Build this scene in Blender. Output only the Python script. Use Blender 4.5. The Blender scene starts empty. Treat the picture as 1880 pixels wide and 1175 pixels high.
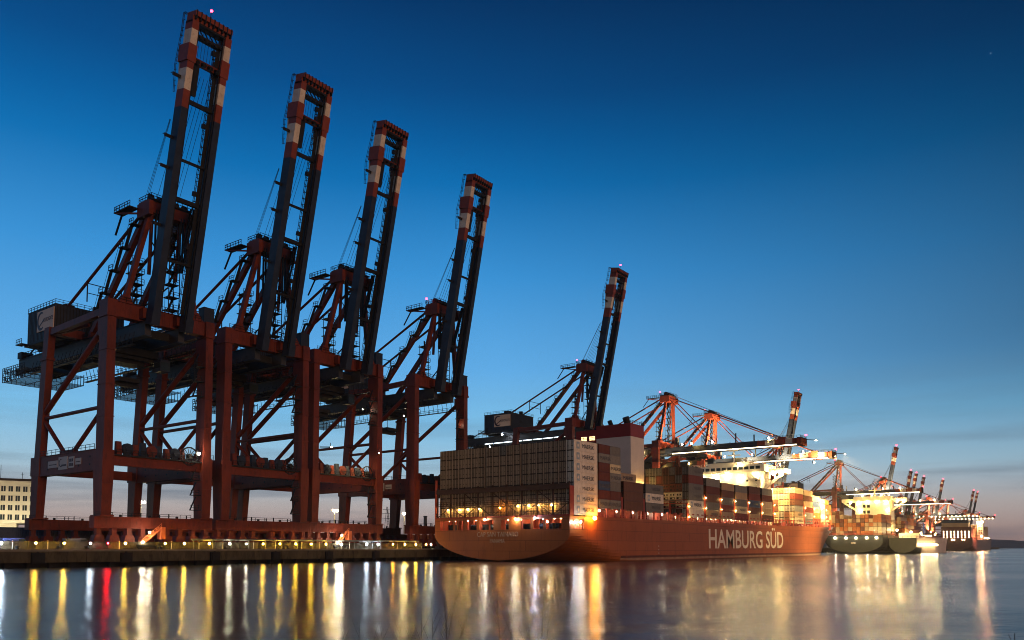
import bpy, bmesh, math, random
from mathutils import Vector, Matrix
R = math.radians
random.seed(7)
SC = bpy.context.scene
COL = SC.collection

# ------------------------------------------------------------------ camera
cd = bpy.data.cameras.new('camera'); cam = bpy.data.objects.new('camera', cd); COL.objects.link(cam)
cam.location = (0, 0, 4.008)
cam.rotation_euler = (R(90 + 3.4636), 0, R(-53.2308))
cd.sensor_width = 36; cd.lens = 28.305; cd.shift_y = 0.17416
cd.clip_start = 0.5; cd.clip_end = 40000
SC.camera = cam

# ------------------------------------------------------------------ world: dusk sky
world = bpy.data.worlds.new('World'); SC.world = world; world.use_nodes = True
wn, wl = world.node_tree.nodes, world.node_tree.links
wn.clear()
def N(t, **k):
    n = wn.new(t)
    for a, b in k.items(): setattr(n, a, b)
    return n
def srgb(r, g, b):
    f = lambda c: (c/255/12.92) if c/255 <= .04045 else ((c/255+.055)/1.055)**2.4
    return (f(r), f(g), f(b), 1)
tc = N('ShaderNodeTexCoord'); sep = N('ShaderNodeSeparateXYZ'); wl.new(tc.outputs['Generated'], sep.inputs[0])
ramp = N('ShaderNodeValToRGB'); wl.new(sep.outputs['Z'], ramp.inputs[0])
SKY = [(0.0, (178, 140, 128)), (.022, (190, 163, 154)), (.05, (188, 180, 178)), (.095, (162, 199, 220)), (.15, (126, 193, 234)), (.216, (96, 173, 232)),
       (.322, (57, 147, 215)), (.418, (8, 111, 179)), (.46, (0, 94, 160)), (.503, (0, 76, 137)), (.573, (0, 56, 108)), (.8, (0, 30, 62))]
el = ramp.color_ramp.elements
el[0].position, el[0].color = SKY[0][0], srgb(*SKY[0][1])
el[1].position, el[1].color = SKY[-1][0], srgb(*SKY[-1][1])
for p, c in SKY[1:-1]:
    e = el.new(p); e.color = srgb(*c)
# the afterglow sits to the north-west: the sky darkens away from it
dotn = N('ShaderNodeVectorMath', operation='DOT_PRODUCT'); wl.new(tc.outputs['Generated'], dotn.inputs[0])
dotn.inputs[1].default_value = (math.sin(R(12)), math.cos(R(12)), 0)
mr = N('ShaderNodeMapRange'); wl.new(dotn.outputs['Value'], mr.inputs['Value'])
mr.inputs['From Min'].default_value = .20; mr.inputs['From Max'].default_value = .74
mr.inputs['To Min'].default_value = .64; mr.inputs['To Max'].default_value = .0
zf = N('ShaderNodeMapRange', interpolation_type='SMOOTHSTEP'); wl.new(sep.outputs['Z'], zf.inputs['Value'])
zf.inputs['From Min'].default_value = .03; zf.inputs['From Max'].default_value = .24; zf.inputs['To Min'].default_value = .12; zf.inputs['To Max'].default_value = 1
dk = N('ShaderNodeMath', operation='MULTIPLY'); wl.new(mr.outputs['Result'], dk.inputs[0]); wl.new(zf.outputs['Result'], dk.inputs[1])
inv = N('ShaderNodeMath', operation='SUBTRACT'); inv.inputs[0].default_value = 1.0; wl.new(dk.outputs[0], inv.inputs[1])
mulv = N('ShaderNodeMix', data_type='RGBA', blend_type='MULTIPLY'); mulv.inputs['Factor'].default_value = 1
wl.new(ramp.outputs['Color'], mulv.inputs['A']); wl.new(inv.outputs[0], mulv.inputs['B'])
# low streaky clouds
mp = N('ShaderNodeMapping'); mp.inputs['Scale'].default_value = (1.6, 1.6, 26); wl.new(tc.outputs['Generated'], mp.inputs[0])
nz = N('ShaderNodeTexNoise'); nz.inputs['Scale'].default_value = 1.7; nz.inputs['Detail'].default_value = 6; nz.inputs['Roughness'].default_value = .55
wl.new(mp.outputs[0], nz.inputs['Vector'])
cr = N('ShaderNodeValToRGB'); wl.new(nz.outputs['Fac'], cr.inputs[0])
cr.color_ramp.elements[0].position = .47; cr.color_ramp.elements[0].color = (0, 0, 0, 1)
cr.color_ramp.elements[1].position = .72; cr.color_ramp.elements[1].color = (1, 1, 1, 1)
zm = N('ShaderNodeValToRGB'); wl.new(sep.outputs['Z'], zm.inputs[0])
ze = zm.color_ramp.elements
ze[0].position = .0; ze[0].color = (.7, .7, .7, 1); ze[1].position = .21; ze[1].color = (0, 0, 0, 1)
q = ze.new(.06); q.color = (.72, .72, .72, 1); q = ze.new(.13); q.color = (.30, .30, .30, 1)
mm = N('ShaderNodeMath', operation='MULTIPLY'); wl.new(cr.outputs['Color'], mm.inputs[0]); wl.new(zm.outputs['Color'], mm.inputs[1])
cloud = N('ShaderNodeMix', data_type='RGBA', blend_type='MIX'); wl.new(mm.outputs[0], cloud.inputs['Factor'])
wl.new(mulv.outputs['Result'], cloud.inputs['A']); cloud.inputs['B'].default_value = srgb(92, 106, 124)
# a few stars
vo = N('ShaderNodeTexVoronoi'); vo.inputs['Scale'].default_value = 17; wl.new(tc.outputs['Generated'], vo.inputs['Vector'])
lt = N('ShaderNodeMath', operation='LESS_THAN'); wl.new(vo.outputs['Distance'], lt.inputs[0]); lt.inputs[1].default_value = .013
gs = N('ShaderNodeSeparateColor'); wl.new(vo.outputs['Color'], gs.inputs[0])
gt = N('ShaderNodeMath', operation='GREATER_THAN'); wl.new(gs.outputs[0], gt.inputs[0]); gt.inputs[1].default_value = .80
zz = N('ShaderNodeMath', operation='GREATER_THAN'); wl.new(sep.outputs['Z'], zz.inputs[0]); zz.inputs[1].default_value = .33
s1 = N('ShaderNodeMath', operation='MULTIPLY'); wl.new(lt.outputs[0], s1.inputs[0]); wl.new(gt.outputs[0], s1.inputs[1])
s2 = N('ShaderNodeMath', operation='MULTIPLY'); wl.new(s1.outputs[0], s2.inputs[0]); wl.new(zz.outputs[0], s2.inputs[1])
s3 = N('ShaderNodeMath', operation='MULTIPLY'); wl.new(s2.outputs[0], s3.inputs[0]); s3.inputs[1].default_value = .45
star = N('ShaderNodeMix', data_type='RGBA', blend_type='ADD'); star.inputs['Factor'].default_value = 1
wl.new(cloud.outputs['Result'], star.inputs['A']); wl.new(s3.outputs[0], star.inputs['B'])
sky = N('ShaderNodeTexSky'); sky.sky_type = 'NISHITA'; sky.sun_disc = False
sky.sun_elevation = R(-4); sky.sun_rotation = R(12)
skm = N('ShaderNodeVectorMath', operation='SCALE'); wl.new(sky.outputs[0], skm.inputs[0]); skm.inputs['Scale'].default_value = .06
add = N('ShaderNodeMix', data_type='RGBA', blend_type='ADD'); add.inputs['Factor'].default_value = 1
wl.new(star.outputs['Result'], add.inputs['A']); wl.new(skm.outputs[0], add.inputs['B'])
bg = N('ShaderNodeBackground'); wl.new(add.outputs['Result'], bg.inputs['Color']); bg.inputs['Strength'].default_value = 1.0
out = N('ShaderNodeOutputWorld'); wl.new(bg.outputs[0], out.inputs['Surface'])

# the city's warm glow from across the water, behind the camera
sl = bpy.data.lights.new('sun', 'SUN'); so = bpy.data.objects.new('sun', sl); COL.objects.link(so)
sl.energy = 1.15; sl.angle = R(25); sl.color = (1, .52, .24)
so.rotation_euler = Vector((.20, 1, -.17)).to_track_quat('-Z', 'Y').to_euler()

SC.view_settings.view_transform = 'Standard'; SC.view_settings.look = 'None'
SC.view_settings.exposure = 0; SC.view_settings.gamma = 1
SC.cycles.use_denoising = True; SC.cycles.filter_width = 1.0
SC.cycles.max_bounces = 5; SC.cycles.diffuse_bounces = 2; SC.cycles.glossy_bounces = 3
SC.cycles.sample_clamp_indirect = 4; SC.cycles.use_light_tree = True
SC.cycles.caustics_reflective = False; SC.cycles.caustics_refractive = False

# ------------------------------------------------------------------ materials
MATS = {}
def mat(name, col, rough=.6, metal=0., var=.25, scale=.4, bump=0., streak=1., dirt=None, dirt_amt=0.):
    if name in MATS: return MATS[name]
    m = bpy.data.materials.new(name); m.use_nodes = True
    n, l = m.node_tree.nodes, m.node_tree.links
    b = n['Principled BSDF']; b.inputs['Roughness'].default_value = rough; b.inputs['Metallic'].default_value = metal; b.inputs['Specular IOR Level'].default_value = .22
    t = n.new('ShaderNodeTexCoord'); mpn = n.new('ShaderNodeMapping'); mpn.inputs['Scale'].default_value = (1, 1, streak)
    l.new(t.outputs['Object'], mpn.inputs[0])
    z = n.new('ShaderNodeTexNoise'); z.inputs['Scale'].default_value = scale; z.inputs['Detail'].default_value = 7; z.inputs['Roughness'].default_value = .65
    l.new(mpn.outputs[0], z.inputs['Vector'])
    r = n.new('ShaderNodeValToRGB'); l.new(z.outputs['Fac'], r.inputs[0])
    c = Vector(col)
    r.color_ramp.elements[0].position = .3; r.color_ramp.elements[0].color = (*(c*(1-var)), 1)
    r.color_ramp.elements[1].position = .7; r.color_ramp.elements[1].color = (*(c*(1+var)), 1)
    last = r.outputs['Color']
    if dirt:
        z2 = n.new('ShaderNodeTexNoise'); z2.inputs['Scale'].default_value = scale*2.7; z2.inputs['Detail'].default_value = 8; z2.inputs['Roughness'].default_value = .7
        l.new(mpn.outputs[0], z2.inputs['Vector'])
        r2 = n.new('ShaderNodeValToRGB'); l.new(z2.outputs['Fac'], r2.inputs[0])
        r2.color_ramp.elements[0].position = .52; r2.color_ramp.elements[0].color = (0, 0, 0, 1)
        r2.color_ramp.elements[1].position = .68; r2.color_ramp.elements[1].color = (dirt_amt,)*3 + (1,)
        mx = n.new('ShaderNodeMix'); mx.data_type = 'RGBA'; l.new(r2.outputs['Color'], mx.inputs['Factor'])
        l.new(last, mx.inputs['A']); mx.inputs['B'].default_value = (*dirt, 1); last = mx.outputs['Result']
    l.new(last, b.inputs['Base Color'])
    if bump:
        bp = n.new('ShaderNodeBump'); bp.inputs['Strength'].default_value = bump; bp.inputs['Distance'].default_value = .1
        l.new(z.outputs['Fac'], bp.inputs['Height']); l.new(bp.outputs[0], b.inputs['Normal'])
    MATS[name] = m; return m
def emit(name, col, s):
    if name in MATS: return MATS[name]
    m = bpy.data.materials.new(name); m.use_nodes = True
    n, l = m.node_tree.nodes, m.node_tree.links; n.clear()
    e = n.new('ShaderNodeEmission'); e.inputs[0].default_value = (*col, 1); e.inputs[1].default_value = s
    o = n.new('ShaderNodeOutputMaterial'); l.new(e.outputs[0], o.inputs[0]); MATS[name] = m; return m

RED = mat('crane_red_paint', (.125, .020, .009), .55, var=.32, scale=.35, dirt=(.028, .010, .007), dirt_amt=.7, streak=.35)
REDL = mat('crane_band_red', (.20, .036, .014), .5, var=.2, scale=.5)
WHT = mat('crane_band_white', (.60, .51, .41), .5, var=.14, scale=.5, dirt=(.3, .2, .14), dirt_amt=.5)
NAVY = mat('crane_navy_paint', (.017, .024, .042), .5, var=.3, scale=.4)
STEEL = mat('dark_steel', (.009, .009, .010), .6, var=.3)
GREYG = mat('girder_grey_paint', (.040, .036, .033), .55, var=.25, scale=.3)
SIGN = mat('sign_beige', (.62, .42, .28), .5, var=.08)
INK = mat('sign_ink', (.05, .02, .02), .5, var=.1)
PLAC = mat('placard_pale', (.42, .36, .34), .5, var=.1)
HULL = mat('hull_red_paint', (.32, .086, .020), .5, var=.11, scale=.2, streak=.3, dirt=(.17, .046, .014), dirt_amt=.4)
BOOT = mat('boot_topping', (.11, .034, .018), .6, var=.4, scale=.4)
WLINE = mat('waterline_scum', (.30, .18, .11), .7, var=.4, scale=.8)
LETW = mat('lettering_white', (.80, .68, .52), .5, var=.06)
LETD = mat('lettering_dim', (.42, .27, .18), .6, var=.2, scale=2)
MOOR = mat('mooring_deck_red', (.45, .10, .05), .6, var=.2)
SHIPR = mat('lashing_red', (.30, .05, .028), .55, var=.25)
DKST = mat('lashing_dark', (.06, .028, .018), .6, var=.3)
HOUSE = mat('deckhouse_white', (.78, .72, .58), .5, var=.05)
FUNW = mat('funnel_white', (.62, .53, .46), .5, var=.08, scale=.2)
FUNR = mat('funnel_red', (.22, .022, .018), .5, var=.1)
BLACK = mat('soot_black', (.012, .012, .013), .6, var=.3)
GLASS = mat('dark_glass', (.02, .03, .035), .15, var=.1)
CONC = mat('quay_concrete', (.060, .050, .030), .85, streak=.3, var=.45, scale=.4, bump=.4, dirt=(.018, .016, .010), dirt_amt=.8)
CONCP = mat('coping_concrete', (.16, .14, .10), .8, var=.3, scale=.4, bump=.3)
ASPH = mat('quay_asphalt', (.05, .048, .045), .85, var=.3, scale=.2)
DARKW = mat('gap_dark', (.010, .009, .008), .7, var=.4)
RUBB = mat('rubber', (.012, .012, .012), .8, var=.3)
PALEP = mat('pale_paint', (.45, .43, .38), .55, var=.15)
OFFW = mat('office_plaster', (.72, .68, .50), .8, var=.08, scale=.15)
GRAV = mat('hill_wood', (.022, .022, .014), .9, var=.5, scale=.01)
TWIG = mat('twig_bark', (.02, .014, .012), .8, var=.3, scale=6)

YEL = emit('lamp_yellow', (1, .56, .05), 420); YELW = emit('lamp_white', (1, .86, .62), 480)
COOL = emit('lamp_cool', (.72, .84, 1), 420); ORG = emit('lamp_orange', (1, .36, .03), 420); REDE = emit('lamp_red', (1, .010, .022), 60)
REDQ = emit('lamp_red_quay', (1, .004, .010), 420)
FLOOD = emit('lamp_flood', (1, .72, .30), 520); FLOODY = emit('lamp_flood_yellow', (1, .60, .15), 440); TINY = emit('lamp_small', (1, .70, .32), 90)
STRIP = emit('edge_glow', (1, .80, .50), 9); STRIPC = emit('edge_glow_cool', (.80, .92, 1), 3.5)
MLAMP = emit('lamp_mooring', (1, .62, .30), 150)
WIN = emit('lit_window', (1, .72, .32), 2.6)
BLUEW = emit('lamp_blue_white', (.5, .6, 1), 500)
STRONG = emit('lamp_strong_white', (.95, .97, 1), 1500)

# ------------------------------------------------------------------ mesh helper
class MB:
    def __init__(s): s.v = []; s.f = []; s.m = []
    def face(s, pts, m=0):
        i = len(s.v); s.v += [tuple(p) for p in pts]; s.f.append(tuple(range(i, i+len(pts)))); s.m.append(m)
    def hexa(s, p, m=0):      # p: 8 points, bottom ring then top ring
        i = len(s.v); s.v += [tuple(x) for x in p]
        for q in ((3, 2, 1, 0), (4, 5, 6, 7), (0, 1, 5, 4), (1, 2, 6, 5), (2, 3, 7, 6), (3, 0, 4, 7)):
            s.f.append(tuple(i+k for k in q)); s.m.append(m)
    def box(s, x0, x1, y0, y1, z0, z1, m=0):
        s.hexa([(x0, y0, z0), (x1, y0, z0), (x1, y1, z0), (x0, y1, z0), (x0, y0, z1), (x1, y0, z1), (x1, y1, z1), (x0, y1, z1)], m)
    def frus(s, c0, a0, b0, c1, a1, b1, m=0):   # tapered block between two horizontal rectangles
        P = []
        for c, a, b in ((c0, a0, b0), (c1, a1, b1)):
            P += [(c[0]-a, c[1]-b, c[2]), (c[0]+a, c[1]-b, c[2]), (c[0]+a, c[1]+b, c[2]), (c[0]-a, c[1]+b, c[2])]
        s.hexa(P, m)
    def beam(s, p, q, w, h, m=0):
        p, q = Vector(p), Vector(q); d = (q-p).normalized()
        up = Vector((0, 0, 1)) if abs(d.z) < .95 else Vector((0, 1, 0))
        r = d.cross(up).normalized()*w/2; u = r.cross(d).normalized()*h/2
        s.hexa([p-r-u, p+r-u, p+r+u, p-r+u, q-r-u, q+r-u, q+r+u, q-r+u], m)
    def tube(s, p, q, r, n=8, r2=None, m=0):
        p, q = Vector(p), Vector(q); d = (q-p).normalized(); r2 = r if r2 is None else r2
        a = d.orthogonal().normalized(); b = d.cross(a); i = len(s.v)
        for c, rr in ((p, r), (q, r2)):
            for k in range(n):
                t = 2*math.pi*k/n; s.v.append(tuple(c+(a*math.cos(t)+b*math.sin(t))*rr))
        for k in range(n):
            s.f.append((i+k, i+(k+1) % n, i+n+(k+1) % n, i+n+k)); s.m.append(m)
        s.f.append(tuple(i+n-1-k for k in range(n))); s.m.append(m)
        s.f.append(tuple(i+n+k for k in range(n))); s.m.append(m)
    def ball(s, c, r, m=0, seg=8, rings=5, sz=1.):
        i = len(s.v); c = Vector(c)
        s.v.append(tuple(c+Vector((0, 0, r*sz))))
        for j in range(1, rings):
            ph = math.pi*j/rings
            for k in range(seg):
                t = 2*math.pi*k/seg; s.v.append((c.x+r*math.sin(ph)*math.cos(t), c.y+r*math.sin(ph)*math.sin(t), c.z+r*sz*math.cos(ph)))
        s.v.append(tuple(c-Vector((0, 0, r*sz)))); e = len(s.v)-1
        for k in range(seg):
            s.f.append((i, i+1+k, i+1+(k+1) % seg)); s.m.append(m)
            s.f.append((e, e-seg+(k+1) % seg, e-seg+k)); s.m.append(m)
        for j in range(rings-2):
            for k in range(seg):
                a = i+1+j*seg; s.f.append((a+k, a+seg+k, a+seg+(k+1) % seg, a+(k+1) % seg)); s.m.append(m)
    def rail(s, pts, h=1.1, step=2., r=.05, m=0, mid=True):
        for p, q in zip(pts[:-1], pts[1:]):
            p, q = Vector(p), Vector(q); L = (q-p).length; k = max(1, int(L/step))
            for j in range(k+1):
                c = p.lerp(q, j/k); s.beam(c, c+Vector((0, 0, h)), 2*r, 2*r, m)
            for hh in ((h*.5, h) if mid else (h,)):
                s.beam(p+Vector((0, 0, hh)), q+Vector((0, 0, hh)), 2*r, 2*r, m)
    def mesh(s, name, mats):
        me = bpy.data.meshes.new(name); me.from_pydata(s.v, [], s.f)
        if not isinstance(mats, (list, tuple)): mats = [mats]
        for x in mats: me.materials.append(x)
        me.polygons.foreach_set('material_index', s.m); me.update(); return me
    def build(s, name, mats, parent=None, loc=None):
        return obj(name, s.mesh(name, mats), parent, loc)
def obj(name, me, parent=None, loc=None):
    o = bpy.data.objects.new(name, me); COL.objects.link(o)
    if parent: o.parent = parent
    if loc: o.location = loc
    return o
def tag(o, label, cat, group=None, kind=None):
    o['label'] = label; o['category'] = cat
    if group: o['group'] = group
    if kind: o['kind'] = kind
    return o
def empty(name, loc, rz=0, sc=1):
    o = bpy.data.objects.new(name, None); COL.objects.link(o); o.location = loc; o.rotation_euler.z = rz; o.scale = (sc,)*3; o.empty_display_size = .2
    return o
def copy_tree(o, parent=None, skip=()):
    c = o.copy(); COL.objects.link(c); c.parent = parent
    for ch in list(o.children):
        if ch.name.split('.')[0] not in skip: copy_tree(ch, c, skip)
    return c
def structure(name, mb, mats):
    o = mb.build(name, mats); o['kind'] = 'structure'; return o
def text_mesh(body, width, height, depth=.02, name='lettering', m=None, bold=0.):
    cu = bpy.data.curves.new('text', 'FONT'); cu.body = body; cu.size = 1; cu.extrude = .01; cu.offset = bold; cu.resolution_u = 3
    o = bpy.data.objects.new('text', cu); COL.objects.link(o)
    dg = bpy.context.evaluated_depsgraph_get(); me = bpy.data.meshes.new_from_object(o.evaluated_get(dg))
    bpy.data.objects.remove(o); bpy.data.curves.remove(cu)
    xs = [v.co.x for v in me.vertices]; ys = [v.co.y for v in me.vertices]
    x0, x1, y0, y1 = min(xs), max(xs), min(ys), max(ys)
    for v in me.vertices:     # centred, reading along +x, up +z, front faces -y
        x, y, z = v.co
        v.co = ((x-(x0+x1)/2)/(x1-x0)*width, -depth if z > 0 else 0, (y-(y0+y1)/2)/(y1-y0)*height)
    me.name = name; me.materials.clear(); me.materials.append(m or LETW); me.update()
    return me
ORD = 'zeroth first second third fourth fifth sixth seventh eighth ninth tenth eleventh twelfth thirteenth fourteenth fifteenth sixteenth seventeenth eighteenth nineteenth twentieth'.split() + \
      ['twenty-first', 'twenty-second', 'twenty-third', 'twenty-fourth', 'twenty-fifth', 'twenty-sixth', 'twenty-seventh', 'twenty-eighth', 'twenty-ninth', 'thirtieth']

# ------------------------------------------------------------------ setting: water, quay, hills
QY, QZ = 168., 3.55
wm = bpy.data.materials.new('river_water'); wm.use_nodes = True
n, l = wm.node_tree.nodes, wm.node_tree.links; b = n['Principled BSDF']
b.inputs['Base Color'].default_value = (.004, .012, .026, 1); b.inputs['IOR'].default_value = 1.17
t = n.new('ShaderNodeTexCoord'); mpn = n.new('ShaderNodeMapping'); l.new(t.outputs['Object'], mpn.inputs[0])
mpn.vector_type = 'TEXTURE'; mpn.inputs['Rotation'].default_value = (0, 0, R(36.77)); mpn.inputs['Scale'].default_value = (1.0, 1.7, 1)
z = n.new('ShaderNodeTexNoise'); z.inputs['Scale'].default_value = 1.1; z.inputs['Detail'].default_value = 6; z.inputs['Roughness'].default_value = .6; l.new(mpn.outputs[0], z.inputs['Vector'])
bp = n.new('ShaderNodeBump'); bp.inputs['Strength'].default_value = .7; bp.inputs['Distance'].default_value = .06
l.new(z.outputs['Fac'], bp.inputs['Height'])
zb_ = n.new('ShaderNodeTexNoise'); zb_.inputs['Scale'].default_value = .22; zb_.inputs['Detail'].default_value = 3; l.new(mpn.outputs[0], zb_.inputs['Vector'])
bq = n.new('ShaderNodeBump'); bq.inputs['Strength'].default_value = .75; bq.inputs['Distance'].default_value = .15
l.new(zb_.outputs['Fac'], bq.inputs['Height']); l.new(bp.outputs[0], bq.inputs['Normal']); l.new(bq.outputs[0], b.inputs['Normal'])
z2 = n.new('ShaderNodeTexNoise'); z2.inputs['Scale'].default_value = .03; z2.inputs['Detail'].default_value = 3; l.new(mpn.outputs[0], z2.inputs['Vector'])
mr2 = n.new('ShaderNodeMapRange'); l.new(z2.outputs['Fac'], mr2.inputs['Value'])
mr2.inputs['From Min'].default_value = .35; mr2.inputs['From Max'].default_value = .65; mr2.inputs['To Min'].default_value = .17; mr2.inputs['To Max'].default_value = .215
l.new(mr2.outputs[0], b.inputs['Roughness'])
w = MB(); w.face([(-9000, -9000, 0), (20000, -9000, 0), (20000, 20000, 0), (-9000, 20000, 0)]); structure('water', w, wm)
w = MB(); w.face([(-900, QY+.6, QZ), (2600, QY+.6, QZ), (2600, 2500, QZ), (-900, 2500, QZ)]); structure('quay_ground', w, ASPH)
# far wooded shore
hb = MB(); rr = random.Random(3)
pts = []
for k in range(61):
    x = 2500+k*70; y = 1060 - k*22
    h = 26+14*math.sin(k*.21)+7*math.sin(k*.9+1)+rr.uniform(-2.5, 2.5)
    pts.append((x, y, h))
for a, c in zip(pts[:-1], pts[1:]):
    for (ya, za, yb, zb) in ((0, -.5, 60, .45), (60, .45, 160, .85), (160, .85, 300, 1), (300, 1, 700, .8)):
        f = lambda p, yy, zz: (p[0]+yy*.3, p[1]+yy, p[2]*zz if zz > 0 else -1)
        hb.face([f(a, ya, za), f(c, ya, za), f(c, yb, zb), f(a, yb, zb)])
structure('hills', hb, GRAV)

# quay wall with panel seams, coping and a dark gap over the water
w = MB(); x = -160.
while x < 1700:
    L = 7.9; o = rr.uniform(-.05, .05)
    w.box(x, x+L, QY+o, QY+1.2, .95, QZ-.42, 0)
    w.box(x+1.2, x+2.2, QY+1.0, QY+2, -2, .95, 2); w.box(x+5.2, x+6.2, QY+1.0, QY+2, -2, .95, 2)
    x += 8.
w.box(-160, 1700, QY-.18, QY+1.3, QZ-.42, QZ+.02, 1)
w.box(-160, 1700, QY+3, QY+3.6, -2, 1.2, 2)  # piles and back wall in the gap are near-black
tag(w.build('quay_wall', [CONC, CONCP, DARKW]), 'long weathered concrete quay wall with pale coping above the dark water', 'quay wall')
# fenders and bollards
fb = MB(); fb.box(-1.2, 1.2, -.55, 0, -1.0, 1.1); fb.box(-.9, .9, -.7, -.55, -.9, 1.0); fb.box(-.14, .14, -.3, 0, 1.1, 1.35); fme = fb.mesh('fender', RUBB)
for i, X in enumerate([53, 70.5, 88, 109, 126, 143, 160]):
    tag(obj('fender', fme, None, (X, QY-.07, 1.75)), f'black rubber fender on the quay wall, {ORD[i+1]} along from the office end', 'fender', 'fenders on the quay wall')
bb = MB(); bb.tube((0, 0, 0), (0, 0, .45), .3, 10); bb.ball((0, 0, .5), .42, sz=.5, seg=10); bb.box(-.4, .4, -.4, .4, 0, .05); bme = bb.mesh('bollard', RUBB)
for i, X in enumerate([67, 74.5, 80, 96, 112, 130, 150, 172]):
    tag(obj('bollard', bme, None, (X, QY+.35, QZ+.02)), f'squat dark mooring bollard on the quay edge, {ORD[i+1]} along from the office end', 'bollard', 'bollards on the quay edge')
# low barrier wall and a pale service pipe on posts
w = MB(); x = 40.
while x < 178:
    w.box(x, x+5.8, 170.0, 170.3, QZ, QZ+1.5); w.box(x, x+5.8, 169.9, 170.4, QZ+1.5, QZ+1.6); x += 5.9
tag(w.build('barrier_wall', CONC), 'low grey concrete barrier wall running behind the quay lamps', 'wall')
w = MB(); w.tube((104, 169.3, 5.75), (179, 169.3, 5.75), .22, 10)
for k in range(16): w.tube((104.5+k*4.9, 169.3, QZ), (104.5+k*4.9, 169.3, 5.6), .07, 6); w.box(104.2+k*4.9, 104.8+k*4.9, 169.05, 169.55, 5.45, 5.56)
tag(w.build('service_pipe', mat('pipe_grey', (.12, .12, .11), .6, var=.3)), 'pale service pipe on thin posts along the quay below the cranes', 'pipe')

# quay lamps
def lamp_obj(name, loc, bulb, label, group, h=1.25, r=.2, cat='lamp'):
    root = empty(name, loc); tag(root, label, cat, group)
    p = MB(); p.tube((0, 0, 0), (0, 0, h-.18), .05, 6); p.box(-.16, .16, -.16, .16, 0, .05); p.box(-.16, .16, .05, .32, h-.2, h+.22); p.build('post', STEEL, root)
    q = MB(); q.ball((0, -r*.7, h), r, seg=8, rings=5); q.build('bulb', bulb, root)
    return root
QL = [(64.3, 'cool white', COOL, .3), (70.5, 'yellow', YEL, .2), (75.8, 'yellow', YEL, .2), (81, 'cool white', COOL, .16), (84.6, 'red', REDQ, .16), (88.3, 'yellow', YEL, .2),
      (97.3, 'yellow', YEL, .17), (101.9, 'yellow', YEL, .2), (108.2, 'yellow', YEL, .21), (113.6, 'warm white', YELW, .17), (118.2, 'warm white', YELW, .12), (123, 'yellow', YEL, .2),
      (128, 'yellow', YEL, .2), (132.9, 'yellow', YEL, .2), (137.9, 'yellow', YEL, .2), (142.8, 'yellow', YEL, .2), (148.1, 'warm white', YELW, .24), (157.5, 'cool white', COOL, .2),
      (161.9, 'cool white', COOL, .2), (167.8, 'orange', ORG, .17), (172.7, 'yellow', YEL, .19), (177.4, 'yellow', YEL, .19), (182, 'yellow', YEL, .15), (184.2, 'pinkish white', YELW, .17)]
for i, (X, cn, mt, r) in enumerate(QL):
    lamp_obj('quay_lamp', (X, 168.9, QZ), mt, f'{cn} lamp on the quay edge, {ORD[i+1]} lamp counting from the office end', 'lamps along the quay edge', r=r)

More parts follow.
